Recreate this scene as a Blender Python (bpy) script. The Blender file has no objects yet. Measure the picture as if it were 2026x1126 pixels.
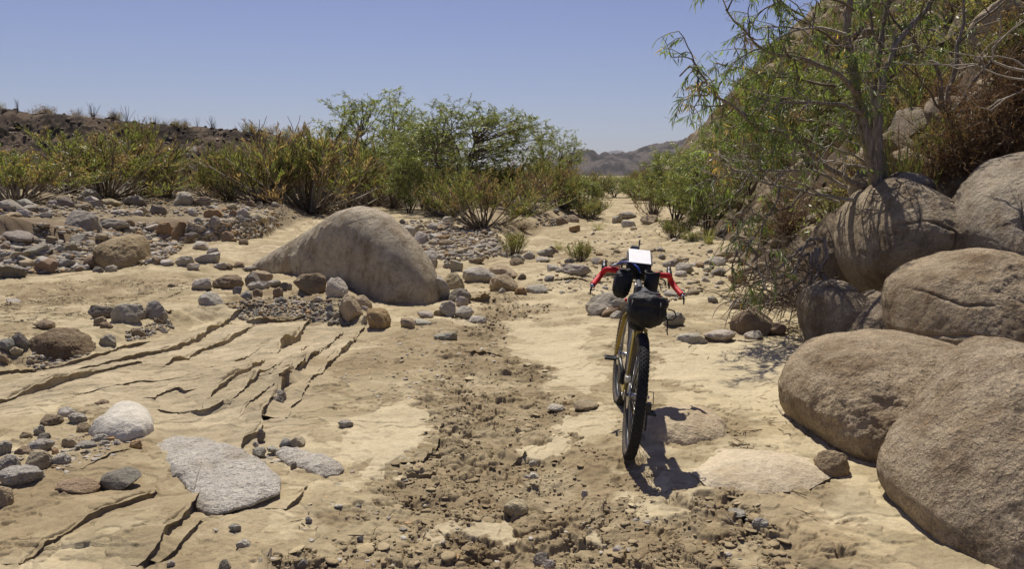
import bpy, math, random
import numpy as np
from mathutils import Vector, Matrix
C = bpy.context.scene.collection
SC = bpy.context.scene
R = math.radians
# ------------------------------------------------------------------ camera, sky, sun, exposure
CAM_Z, FPX, PITCH = 1.62, 1576.0, math.atan((563 - 345) / 1576.0)
SUN_EL, SUN_AZ = R(60), R(-11)          # azimuth from +Y, positive to the right
cam = bpy.data.objects.new('camera', bpy.data.cameras.new('camera'))
C.objects.link(cam); SC.camera = cam
cam.location = (0, 0, CAM_Z); cam.rotation_euler = (R(90) - PITCH, 0, 0)
cam.data.lens = 28.0; cam.data.sensor_width = 36.0
cam.data.clip_start = 0.05; cam.data.clip_end = 20000
W = bpy.data.worlds.new('World'); SC.world = W; W.use_nodes = True
wn, wl = W.node_tree.nodes, W.node_tree.links
wn.clear()
sky = wn.new('ShaderNodeTexSky'); sky.sky_type = 'NISHITA'; sky.sun_disc = False
sky.sun_elevation = SUN_EL; sky.sun_rotation = SUN_AZ
sky.altitude = 300; sky.air_density = 1.0; sky.dust_density = 0.6; sky.ozone_density = 2.2
bg = wn.new('ShaderNodeBackground'); bg.inputs['Strength'].default_value = 0.051
wo = wn.new('ShaderNodeOutputWorld')
tint = wn.new('ShaderNodeMix'); tint.data_type = 'RGBA'; tint.blend_type = 'MULTIPLY'
tint.inputs[0].default_value = 1.0
wtc = wn.new('ShaderNodeTexCoord'); wsx = wn.new('ShaderNodeSeparateXYZ'); wrp = wn.new('ShaderNodeValToRGB')
wl.new(wtc.outputs['Generated'], wsx.inputs[0]); wl.new(wsx.outputs['Z'], wrp.inputs[0]); wl.new(wrp.outputs[0], tint.inputs[7])
we = wrp.color_ramp.elements; we.new(0.12)
for e_, p_, c_ in zip(we, (0.0, 0.10, 0.45), ((0.92, 0.92, 1.16), (1.02, 0.94, 1.16), (1.16, 0.90, 1.20))):
    e_.position = p_; e_.color = (*c_, 1)
wl.new(sky.outputs[0], tint.inputs[6]); wl.new(tint.outputs[2], bg.inputs[0]); wl.new(bg.outputs[0], wo.inputs[0])
sl = bpy.data.lights.new('sun', 'SUN'); sl.energy = 4.3; sl.angle = R(0.53); sl.color = (1.0, 0.935, 0.83)
so = bpy.data.objects.new('sun', sl); C.objects.link(so)
SUN = Vector((math.sin(SUN_AZ) * math.cos(SUN_EL), math.cos(SUN_AZ) * math.cos(SUN_EL), math.sin(SUN_EL)))
so.rotation_euler = SUN.to_track_quat('Z', 'Y').to_euler(); so.location = (-5, 15, 30)
SC.view_settings.view_transform = 'Standard'; SC.view_settings.look = 'None'
SC.view_settings.exposure = 0.30; SC.view_settings.gamma = 1.0
SC.render.engine = 'CYCLES'
SC.cycles.max_bounces = 6; SC.cycles.diffuse_bounces = 3; SC.cycles.transparent_max_bounces = 6
SC.cycles.use_denoising = True

# ------------------------------------------------------------------ photo pixel -> world helpers
CP, SP = math.cos(PITCH), math.sin(PITCH)
def ray(px, py):
    px = np.asarray(px, float); py = np.asarray(py, float)
    a = (px - 1013) / FPX; b = (563 - py) / FPX
    return a, CP + SP * b, -SP + CP * b
def P(px, py, Y):
    a, b, c = ray(px, py)
    return np.array([a / b * Y, Y, CAM_Z + c / b * Y])
def plane(px, py, z=0.0):
    a, b, c = ray(px, py); t = (CAM_Z - z) / (-c)
    return np.stack([a * t, b * t], -1)
def project(x, y, z):
    dz = z - CAM_Z; f = y * CP - dz * SP; u = y * SP + dz * CP
    return 1013 + FPX * x / f, 563 - FPX * u / f, f

# ------------------------------------------------------------------ noise
_rs = np.random.RandomState(11)
_perm = _rs.permutation(512).astype(np.int64); _perm = np.concatenate([_perm, _perm, _perm])
_g2 = np.stack([np.cos(np.arange(512) * 2.399963), np.sin(np.arange(512) * 2.399963)], -1)
_g3 = _rs.randn(512, 3); _g3 /= np.linalg.norm(_g3, axis=1)[:, None]
def perlin2(x, y):
    xi = np.floor(x).astype(np.int64); yi = np.floor(y).astype(np.int64)
    xf = x - xi; yf = y - yi; xi &= 511; yi &= 511
    u = xf * xf * xf * (xf * (xf * 6 - 15) + 10); v = yf * yf * yf * (yf * (yf * 6 - 15) + 10)
    def g(i, j, dx, dy):
        h = _g2[_perm[_perm[(xi + i) & 511] + ((yi + j) & 511)]]
        return h[..., 0] * dx + h[..., 1] * dy
    a = g(0, 0, xf, yf); b = g(1, 0, xf - 1, yf); c = g(0, 1, xf, yf - 1); d = g(1, 1, xf - 1, yf - 1)
    return ((a + u * (b - a)) * (1 - v) + (c + u * (d - c)) * v) * 1.5
def fbm2(x, y, o=4, gain=0.5, s=0):
    r = 0; a = 1.0; f = 1.0
    for k in range(o):
        r = r + a * perlin2(x * f + 17.3 * k + s * 31.7, y * f - 9.1 * k + s * 13.3); a *= gain; f *= 2.03
    return r
def perlin3(p):
    i = np.floor(p).astype(np.int64); f = p - i; i &= 511
    w = f * f * f * (f * (f * 6 - 15) + 10)
    r = 0
    for dx in (0, 1):
        for dy in (0, 1):
            for dz in (0, 1):
                h = _g3[_perm[_perm[_perm[(i[:, 0] + dx) & 511] + ((i[:, 1] + dy) & 511)] + ((i[:, 2] + dz) & 511)]]
                d = h[:, 0] * (f[:, 0] - dx) + h[:, 1] * (f[:, 1] - dy) + h[:, 2] * (f[:, 2] - dz)
                r = r + d * (w[:, 0] if dx else 1 - w[:, 0]) * (w[:, 1] if dy else 1 - w[:, 1]) * (w[:, 2] if dz else 1 - w[:, 2])
    return r * 1.5
def fbm3(p, o=4, gain=0.5, s=0):
    r = 0; a = 1.0; f = 1.0
    for k in range(o):
        r = r + a * perlin3(p * f + np.array([s * 7.7 + k * 3.1, s * 3.3, k * 11.7])); a *= gain; f *= 2.07
    return r
def worley2(x, y, s=0):
    xi = np.floor(x).astype(np.int64); yi = np.floor(y).astype(np.int64)
    d1 = np.full(x.shape, 9.0); d2 = np.full(x.shape, 9.0); idv = np.zeros(x.shape)
    for i in (-1, 0, 1):
        for j in (-1, 0, 1):
            h = _perm[_perm[(xi + i + s * 7) & 511] + ((yi + j) & 511)]; h2 = _perm[h + 77]
            d = np.hypot(xi + i + h / 512.0 - x, yi + j + h2 / 512.0 - y)
            n = d < d1
            d2 = np.where(n, d1, np.minimum(d2, d)); idv = np.where(n, _perm[h2 + 5] / 512.0, idv); d1 = np.where(n, d, d1)
    return d1, d2, idv
def ss(a, b, x):
    t = np.clip((x - a) / (b - a), 0, 1); return t * t * (3 - 2 * t)
def seg_dist(x, y, pts, closed=False):
    """distance, signed side (left of the path positive), arclength fraction"""
    pts = np.asarray(pts, float); n = len(pts)
    L = [np.hypot(*(pts[(i + 1) % n] - pts[i])) for i in range(n if closed else n - 1)]
    tot = sum(L); best = np.full(x.shape, 1e9); side = np.zeros(x.shape); tt = np.zeros(x.shape); acc = 0
    for i, l in enumerate(L):
        a = pts[i]; b = pts[(i + 1) % n]; dx, dy = (b - a) / max(l, 1e-9)
        rx = x - a[0]; ry = y - a[1]; t = np.clip(rx * dx + ry * dy, 0, l)
        d = np.hypot(rx - t * dx, ry - t * dy); m = d < best
        best = np.where(m, d, best); side = np.where(m, np.sign(dx * ry - dy * rx), side); tt = np.where(m, (acc + t) / tot, tt); acc += l
    return best, side, tt
def poly_in(x, y, pts):
    pts = np.asarray(pts, float); ins = np.zeros(x.shape, bool); n = len(pts); j = n - 1
    for i in range(n):
        xi, yi = pts[i]; xj, yj = pts[j]
        c = ((yi > y) != (yj > y)) & (x < (xj - xi) * (y - yi) / (yj - yi + 1e-12) + xi)
        ins ^= c; j = i
    return ins
def poly_sd(x, y, pts, pad=None):
    """signed distance, positive inside; outside pad of the box returns -9"""
    pts = np.asarray(pts, float)
    if pad is None:
        d, _, _ = seg_dist(x, y, pts, True); return np.where(poly_in(x, y, pts), d, -d)
    lo = pts.min(0) - pad; hi = pts.max(0) + pad
    m = (x > lo[0]) & (x < hi[0]) & (y > lo[1]) & (y < hi[1]); r = np.full(x.shape, -9.0)
    if m.any(): r[m] = poly_sd(x[m], y[m], pts)
    return r

# ------------------------------------------------------------------ mesh helpers
def set_mesh(me, v, faces, nper):
    v = np.ascontiguousarray(v, np.float32); f = np.ascontiguousarray(faces, np.int32).reshape(-1)
    me.vertices.add(len(v)); me.vertices.foreach_set('co', v.reshape(-1))
    me.loops.add(len(f)); me.loops.foreach_set('vertex_index', f)
    k = len(f) // nper; me.polygons.add(k)
    me.polygons.foreach_set('loop_start', np.arange(0, len(f), nper, dtype=np.int32))
def mesh_np(name, v, faces, mat, smooth=True, col=None):
    faces = np.asarray(faces); me = bpy.data.meshes.new(name); set_mesh(me, v, faces, faces.shape[1])
    if smooth: me.polygons.foreach_set('use_smooth', np.ones(len(me.polygons), bool))
    if col is not None:
        at = me.attributes.new('Col', 'FLOAT_COLOR', 'POINT'); c = np.ones((len(v), 4), np.float32); c[:, :3] = col
        at.data.foreach_set('color', c.reshape(-1))
    me.update(calc_edges=True); me.validate()
    if mat: me.materials.append(mat)
    return me
def link(name, data, parent=None, loc=None):
    o = bpy.data.objects.new(name, data); C.objects.link(o)
    if parent: o.parent = parent
    if loc is not None: o.location = loc
    return o
def tag(o, label=None, cat=None, group=None, kind=None):
    if label: o['label'] = label
    if cat: o['category'] = cat
    if group: o['group'] = group
    if kind: o['kind'] = kind
    return o
class MB:
    """collects tubes, boxes and lathes into one mesh"""
    def __init__(s): s.v = []; s.f = []; s.n = 0
    def add(s, v, f):
        v = np.asarray(v, float); s.v.append(v); s.f += [tuple(int(i) + s.n for i in q) for q in f]; s.n += len(v)
    def tube(s, pts, r, n=10, closed=False, cap=True):
        pts = [Vector(p) for p in pts]; m = len(pts); rr = r if hasattr(r, '__len__') else [r] * m
        up = Vector((0, 0, 1)); V = []; prev = None
        for i, p in enumerate(pts):
            if closed: t = pts[(i + 1) % m] - pts[i - 1]
            else: t = pts[min(i + 1, m - 1)] - pts[max(i - 1, 0)]
            t.normalize()
            if prev is None:
                a = t.cross(up if abs(t.z) < 0.9 else Vector((1, 0, 0))); a.normalize()
            else:
                a = prev - t * prev.dot(t); a.normalize()
            prev = a; b = t.cross(a)
            for k in range(n):
                w = 2 * math.pi * k / n; V.append(p + (a * math.cos(w) + b * math.sin(w)) * rr[i])
        F = []
        for i in range(m if closed else m - 1):
            j = (i + 1) % m
            for k in range(n): F.append((i * n + k, i * n + (k + 1) % n, j * n + (k + 1) % n, j * n + k))
        if cap and not closed: F.append(tuple(range(n))[::-1]); F.append(tuple((m - 1) * n + k for k in range(n)))
        s.add(V, F); return s
    def box(s, c, size, M=None, taper=1.0):
        x, y, z = [q / 2 for q in size]; V = []
        for dz in (-1, 1):
            k = taper if dz > 0 else 1.0
            for dx, dy in ((-1, -1), (1, -1), (1, 1), (-1, 1)): V.append(Vector((dx * x * k, dy * y * k, dz * z)))
        if M is not None: V = [M @ q for q in V]
        V = [q + Vector(c) for q in V]
        s.add(V, [(3, 2, 1, 0), (4, 5, 6, 7), (0, 1, 5, 4), (1, 2, 6, 5), (2, 3, 7, 6), (3, 0, 4, 7)]); return s
    def sphere(s, c, rad, M=None, nu=16, nv=10, p=1.0):
        V = []; F = []
        for i in range(nv + 1):
            a = math.pi * i / nv - math.pi / 2
            for j in range(nu):
                b = 2 * math.pi * j / nu
                q = [math.cos(a) * math.cos(b), math.cos(a) * math.sin(b), math.sin(a)]
                q = Vector([math.copysign(abs(t) ** p, t) * r for t, r in zip(q, rad)])
                if M is not None: q = M @ q
                V.append(q + Vector(c))
        for i in range(nv):
            for j in range(nu): F.append((i * nu + j, i * nu + (j + 1) % nu, (i + 1) * nu + (j + 1) % nu, (i + 1) * nu + j))
        s.add(V, F); return s
    def build(s, name, mat, parent=None, smooth=True, bevel=0, loc=None):
        me = bpy.data.meshes.new(name); me.from_pydata([tuple(q) for v in s.v for q in v], [], s.f)
        me.update(); me.materials.append(mat)
        if smooth: me.polygons.foreach_set('use_smooth', np.ones(len(me.polygons), bool))
        o = link(name, me, parent, loc)
        if bevel:
            b = o.modifiers.new('bevel', 'BEVEL'); b.width = bevel; b.segments = 2
        return o
_ico = {}
def ico(n):
    if n in _ico: return _ico[n]
    if n == 0:
        t = (1 + 5 ** .5) / 2
        v = np.array([(-1, t, 0), (1, t, 0), (-1, -t, 0), (1, -t, 0), (0, -1, t), (0, 1, t), (0, -1, -t), (0, 1, -t), (t, 0, -1), (t, 0, 1), (-t, 0, -1), (-t, 0, 1)], float)
        f = np.array([(0, 11, 5), (0, 5, 1), (0, 1, 7), (0, 7, 10), (0, 10, 11), (1, 5, 9), (5, 11, 4), (11, 10, 2), (10, 7, 6), (7, 1, 8), (3, 9, 4), (3, 4, 2), (3, 2, 6), (3, 6, 8), (3, 8, 9), (4, 9, 5), (2, 4, 11), (6, 2, 10), (8, 6, 7), (9, 8, 1)])
    else:
        v, f = ico(n - 1); e = np.sort(np.concatenate([f[:, [0, 1]], f[:, [1, 2]], f[:, [2, 0]]]), 1)
        u, inv = np.unique(e, axis=0, return_inverse=True); inv = inv.reshape(-1); m = v[u].mean(1); k = len(f)
        a = inv[:k] + len(v); b = inv[k:2 * k] + len(v); c = inv[2 * k:] + len(v)
        f = np.concatenate([np.stack([f[:, 0], a, c], 1), np.stack([f[:, 1], b, a], 1), np.stack([f[:, 2], c, b], 1), np.stack([a, b, c], 1)])
        v = np.concatenate([v, m])
    v = v / np.linalg.norm(v, axis=1)[:, None]; _ico[n] = (v, f); return v, f

# ------------------------------------------------------------------ materials
class NT:
    def __init__(s, name):
        s.m = bpy.data.materials.new(name); s.m.use_nodes = True; s.t = s.m.node_tree; s.t.nodes.clear()
        s.out = s.n('ShaderNodeOutputMaterial')
    def n(s, k, **kw):
        q = s.t.nodes.new(k)
        for a, b in kw.items(): setattr(q, a, b)
        return q
    def l(s, a, b): s.t.links.new(a, b)
    def noise(s, vec, scale, detail=3, rough=0.55):
        q = s.n('ShaderNodeTexNoise'); q.inputs['Scale'].default_value = scale; q.inputs['Detail'].default_value = detail
        q.inputs['Roughness'].default_value = rough; s.l(vec, q.inputs['Vector']); return q.outputs['Fac']
    def ramp(s, fac, stops, interp='LINEAR'):
        q = s.n('ShaderNodeValToRGB'); q.color_ramp.interpolation = interp; e = q.color_ramp.elements
        while len(e) < len(stops): e.new(0.5)
        for i, (p, c) in enumerate(stops): e[i].position = p; e[i].color = (c, c, c, 1) if not hasattr(c, '__len__') else (*c, 1)
        s.l(fac, q.inputs[0]); return q.outputs[0]
    def mix(s, a, b, fac, mode='MIX'):
        q = s.n('ShaderNodeMix', data_type='RGBA', blend_type=mode)
        for v, i in ((fac, 0), (a, 6), (b, 7)):
            if hasattr(v, 'links'): s.l(v, q.inputs[i])
            elif hasattr(v, '__len__'): q.inputs[i].default_value = (*v, 1)
            else: q.inputs[i].default_value = v
        return q.outputs[2]
    def math(s, op, a, b=0.0):
        q = s.n('ShaderNodeMath', operation=op)
        for v, i in ((a, 0), (b, 1)):
            if hasattr(v, 'links'): s.l(v, q.inputs[i])
            else: q.inputs[i].default_value = v
        return q.outputs[0]
    def bump(s, h, strength, dist, nrm=None):
        q = s.n('ShaderNodeBump'); q.inputs['Strength'].default_value = strength; q.inputs['Distance'].default_value = dist
        s.l(h, q.inputs['Height'])
        if nrm: s.l(nrm, q.inputs['Normal'])
        return q.outputs[0]
    def bsdf(s, col, rough=0.9, nrm=None, spec=0.2, metal=0.0):
        q = s.n('ShaderNodeBsdfPrincipled')
        if hasattr(col, 'links'): s.l(col, q.inputs['Base Color'])
        else: q.inputs['Base Color'].default_value = (*col, 1)
        if hasattr(rough, 'links'): s.l(rough, q.inputs['Roughness'])
        else: q.inputs['Roughness'].default_value = rough
        q.inputs['Specular IOR Level'].default_value = spec; q.inputs['Metallic'].default_value = metal
        if nrm: s.l(nrm, q.inputs['Normal'])
        s.l(q.outputs[0], s.out.inputs[0]); return q
def attr(t, name='Col'):
    q = t.n('ShaderNodeAttribute'); q.attribute_name = name; return q
def mat_ground(name, fine=1.0):
    t = NT(name); pos = t.n('ShaderNodeNewGeometry').outputs['Position']; a = attr(t).outputs['Color']
    n1 = t.noise(pos, 260 * fine, 2, 0.7); n2 = t.noise(pos, 38 * fine, 4, 0.65); n3 = t.noise(pos, 7 * fine, 4, 0.6)
    c = t.mix(a, t.ramp(n1, [(0.28, 0.55), (0.5, 1.0), (0.74, 1.38)]), 0.55, 'MULTIPLY')
    c = t.mix(c, t.ramp(n2, [(0.3, 0.72), (0.5, 1.0), (0.72, 1.16)]), 0.6, 'MULTIPLY')
    c = t.mix(c, t.ramp(n3, [(0.3, (0.84, 0.82, 0.78)), (0.55, (1, 1, 1)), (0.75, (1.08, 1.06, 1.02))]), 0.6, 'MULTIPLY')
    b = t.bump(n1, 0.35, 0.004 / fine); b = t.bump(n2, 0.45, 0.012 / fine, b)
    t.bsdf(c, 0.95, b, 0.12); return t.m
def mat_rock(name, speck=1.0, bump=1.0, use_attr=False, stain=0.0):
    """granite: colour from the object (or vertex attribute), mottling, mica specks and pitted relief"""
    t = NT(name); pos = t.n('ShaderNodeNewGeometry').outputs['Position']
    a = attr(t).outputs['Color'] if use_attr else t.n('ShaderNodeObjectInfo').outputs['Color']
    n0 = t.noise(pos, 3.0, 5, 0.6); n1 = t.noise(pos, 14, 5, 0.65); n2 = t.noise(pos, 120 , 2, 0.75); n3 = t.noise(pos, 55, 3, 0.7)
    c = t.mix(a, t.ramp(n0, [(0.3, (0.72, 0.66, 0.58)), (0.5, (1, 1, 1)), (0.72, (1.18, 1.17, 1.15))]), 0.75, 'MULTIPLY')
    c = t.mix(c, t.ramp(n1, [(0.3, (0.72, 0.70, 0.66)), (0.52, (1, 1, 1)), (0.75, (1.15, 1.14, 1.12))]), 0.7, 'MULTIPLY')
    c = t.mix(c, t.ramp(n3, [(0.3, 0.6), (0.52, 1.0), (0.72, 1.22)]), 0.5, 'MULTIPLY'); c = t.mix(c, t.ramp(n2, [(0.30, 0.32), (0.42, 1.0), (0.60, 1.0), (0.70, 1.5)]), 0.55 * speck, 'MULTIPLY')
    if stain:                                # desert varnish running down the faces, and paler scaled patches
        mp = t.n('ShaderNodeMapping'); mp.inputs['Scale'].default_value = (2.2, 2.2, 1.4); t.l(pos, mp.inputs[0]); n4 = t.noise(mp.outputs[0], 1.7, 6, 0.66); n5 = t.noise(pos, 4.6, 6, 0.7)
        c = t.mix(c, t.ramp(n4, [(0.36, (.62, .55, .47)), (0.50, (1, 1, 1)), (0.66, (1.12, 1.10, 1.05))]), stain, 'MULTIPLY')
        c = t.mix(c, t.ramp(n5, [(0.40, (.74, .72, .70)), (0.47, (1, 1, 1)), (0.60, (1, 1, 1)), (0.74, (1.14, 1.11, 1.06))]), stain, 'MULTIPLY')
    b = t.bump(n2, 0.5 * bump, 0.008); b = t.bump(n3, 0.8 * bump, 0.022, b); b = t.bump(n1, 0.6 * bump, 0.045, b)
    t.bsdf(c, 0.85, b, 0.22); return t.m
def mat_plain(name, col, rough=0.6, spec=0.4, metal=0.0, var=0.25, bump=0.0, scale=40):
    t = NT(name); pos = t.n('ShaderNodeTexCoord').outputs['Object']; n = t.noise(pos, scale, 4, 0.6)
    c = t.mix(col, t.ramp(n, [(0.25, 1 - var), (0.75, 1 + var)]), 1.0, 'MULTIPLY')
    t.bsdf(c, rough, t.bump(n, bump, 0.01) if bump else None, spec, metal); return t.m
def mat_leaf(name, transl=0.52):
    t = NT(name); a = attr(t).outputs['Color']; oi = t.n('ShaderNodeObjectInfo').outputs['Color']
    c = t.mix(a, oi, 1.0, 'MULTIPLY')
    d = t.n('ShaderNodeBsdfDiffuse'); tr = t.n('ShaderNodeBsdfTranslucent'); mx = t.n('ShaderNodeMixShader')
    mx.inputs[0].default_value = transl; t.l(c, d.inputs[0]); t.l(t.mix(c, (1.25, 1.2, 0.7), 1.0, 'MULTIPLY'), tr.inputs[0])
    gl = t.n('ShaderNodeBsdfGlossy'); gl.inputs['Roughness'].default_value = 0.45; gl.inputs[0].default_value = (0.9, 0.9, 0.85, 1)
    m2 = t.n('ShaderNodeMixShader'); m2.inputs[0].default_value = 0.06
    t.l(d.outputs[0], mx.inputs[1]); t.l(tr.outputs[0], mx.inputs[2]); t.l(mx.outputs[0], m2.inputs[1]); t.l(gl.outputs[0], m2.inputs[2])
    t.l(m2.outputs[0], t.out.inputs[0]); return t.m
def mat_bark(name):
    t = NT(name); a = attr(t).outputs['Color']; pos = t.n('ShaderNodeTexCoord').outputs['Object']
    mp = t.n('ShaderNodeMapping'); mp.inputs['Scale'].default_value = (30, 30, 6); t.l(pos, mp.inputs[0])
    n = t.noise(mp.outputs[0], 1.5, 4, 0.65); c = t.mix(a, t.ramp(n, [(0.3, 0.55), (0.55, 1.0), (0.75, 1.3)]), 0.9, 'MULTIPLY')
    t.bsdf(c, 0.85, t.bump(n, 0.6, 0.02), 0.15); return t.m
M_SAND = mat_ground('sand'); M_SOIL = mat_ground('soil', 0.35); M_FAR = mat_ground('far_hills', 0.02)
M_ROCK = mat_rock('granite'); M_ROCKC = mat_rock('gravel_stone', 0.7, 0.6, True); M_BOULD = mat_rock('boulder_granite', 0.8, 1.7, False, 0.85)
M_SPECK = mat_rock('speckled_granite', 1.5, 1.3)
M_LEAF = mat_leaf('leaf'); M_BARK = mat_bark('bark')
M_CLOD = mat_ground('clod_soil')
# ------------------------------------------------------------------ terrain
def PL(pts, z=0.0): return plane([p[0] for p in pts], [p[1] for p in pts], z)
BAR = PL([(-420, 566), (0, 549), (130, 540), (320, 526), (372, 477), (470, 474), (530, 462), (552, 447), (612, 428), (650, 405), (640, 392)], 0.12)
BAR = np.concatenate([BAR, [(-14, 75), (-75, 75), (-45, 11)]])
ISLE = PL([(832, 408), (900, 440), (950, 458), (1005, 462), (1080, 448), (1135, 432), (1180, 412), (1196, 396), (1150, 384)], 0.05)
ISLE = np.concatenate([ISLE, [(9, 75), (-8, 75)], PL([(790, 372)], 0.05)])
PATCH = PL([(812, 446), (900, 432), (985, 470), (1010, 505), (985, 530), (920, 510), (875, 545), (840, 520), (800, 480)], 0.05)
BANK = PL([(-300, 780), (60, 728), (180, 712), (240, 690), (330, 668), (400, 640), (480, 632), (600, 636), (690, 642), (760, 650)])
BANKP = np.concatenate([BANK, PL([(700, 560), (560, 545)]), [(-3.5, 18), (-40, 18), (-30, 6)]])
FARR = PL([(1195, 396), (1262, 405), (1300, 412), (1420, 440), (1500, 465)])
def macro(x, y):
    z = 0.035 * fbm2(x * 0.45, y * 0.45, 3, 0.5, 1) + 0.05 * fbm2(x * 0.09, y * 0.09, 2, 0.5, 2)
    z = z + 0.15 * ss(-0.05, 0.40, poly_sd(x, y, BANKP, 1.0))
    d = poly_sd(x, y, BAR, 3.0); u = x / np.maximum(y, 0.5)
    w = 0.30 + 1.9 * (1 - ss(-0.43, -0.40, u)) + 1.2 * ss(-0.31, -0.27, u)
    z = z + 0.48 * ss(0, 1, d / w) + 0.28 * ss(1, 10, d) + 0.05 * ss(0.3, 2, d) * fbm2(x * 0.8, y * 0.8, 3, 0.5, 5)
    d = poly_sd(x, y, ISLE, 2.0)
    z = z + (0.34 + 0.05 * fbm2(x * 0.5, y * 0.5, 2, 0.5, 8)) * ss(-0.05, 0.9, d)
    z = z + 0.14 * ss(0, 1.2, poly_sd(x, y, PATCH, 1.0))
    # slab on the left dips towards the camera path; dune of fine sand against the right boulders
    z = z + 0.10 * np.exp(-((x - 2.9) ** 2 / 0.9 + (y - 4.6) ** 2 / 3.0)) + 0.05 * np.exp(-((x + 3.2) ** 2 / 1.5 + (y - 5.2) ** 2 / 1.6))
    z = z - 0.05 * np.exp(-((x - 0.0 - 0.02 * y) ** 2 / 0.35)) * ss(14, 8, y)
    z = z + 0.10 * ss(9, 14, y) * ss(45, 30, y) * fbm2(x * 0.7, y * 0.28, 4, 0.55, 3)
    z = z + 0.35 * ss(40, 120, y)
    return z
TOE_S = 1.15
def toe(y): return np.where(y > 8, 3.1 + 0.147 * (y - 8), 3.1 + 0.05 * (8 - y)) + 2.6 * ss(9.9, 8.1, y) + 0.25 * fbm2(y * 0.3, y * 0 + 3.3, 2)
def hill(x, y):
    d = x - toe(y)
    z = TOE_S * np.where(d > 0, d, d * 1.5) * ss(140, 95, y) + 0.0
    z = z * (1 - 0.25 * ss(10, 40, d)) - 0.25
    r = np.maximum(d, 0); a = ss(0, 2.5, r)
    n = fbm2(x * 0.5, y * 0.35, 4, 0.55, 21); b = fbm2(x * 1.6, y * 1.2, 3, 0.55, 22)
    return z + a * (0.55 * n + 0.22 * np.abs(b))
RIDGE = np.array([(-400, 205), (-120, 215), (0, 222), (60, 230), (150, 238), (250, 246), (350, 256), (450, 266), (550, 274), (650, 286), (720, 302), (800, 322), (900, 345), (1100, 372)], float)
RIDGE[:, 1] -= 5
def bluff(x, y):
    u = 1013 + FPX * x / np.maximum(y, 1)
    ztop = CAM_Z + (345 - np.interp(u, RIDGE[:, 0], RIDGE[:, 1])) / FPX * 62.0
    ztop = ztop + 0.12 * fbm2(x * 0.5, y * 0.05, 3, 0.5, 41)
    t = (y - 45 - 1.5 * fbm2(x * 0.12, y * 0.02, 3, 0.5, 40)) / 17.0
    prof = 0.68 * ss(0, 0.95, t) ** 1.1 + 0.32 * ss(0.80, 0.98, t)
    z = 0.3 + (ztop - 0.3) * prof
    z = z + ss(0.05, 0.2, t) * (1 - ss(0.80, 0.97, t)) * (0.25 * np.abs(fbm2(x * 2.4, y * 1.8, 3, 0.6, 46)) + 0.48 * fbm2(x * 0.35, y * 0.5, 5, 0.65, 42) + 0.22 * np.abs(fbm2(x * 0.8, z * 1.5, 3, 0.6, 44)) + 0.15 * np.abs(fbm2(x * 1.2, y * 1.2, 3, 0.6, 43)))
    return np.where(t > 1.05, z + 0.01 * (y - 64), z) - 0.5 * (1 - ss(-0.2, 0.05, t))
def raycast(px, py, fn=macro, y0=2.4, y1=120, n=320):
    px = np.atleast_1d(np.asarray(px, float)); py = np.atleast_1d(np.asarray(py, float))
    a, b, c = ray(px, py); Y = np.geomspace(y0, y1, n); X = (a / b)[:, None] * Y; Z = CAM_Z + (c / b)[:, None] * Y
    H = fn(X.reshape(-1), np.broadcast_to(Y, X.shape).reshape(-1)).reshape(X.shape); s = Z - H
    hit = s <= 0; i = np.where(hit.any(1), hit.argmax(1), n - 1); i = np.maximum(i, 1); k = np.arange(len(px))
    s0 = s[k, i - 1]; s1 = s[k, i]; f = np.clip(s0 / np.where(np.abs(s0 - s1) < 1e-9, 1, s0 - s1), 0, 1)
    y = Y[i - 1] + f * (Y[i] - Y[i - 1]); x = (a / b) * y
    return np.stack([x, y, fn(x, y)], -1)

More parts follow.
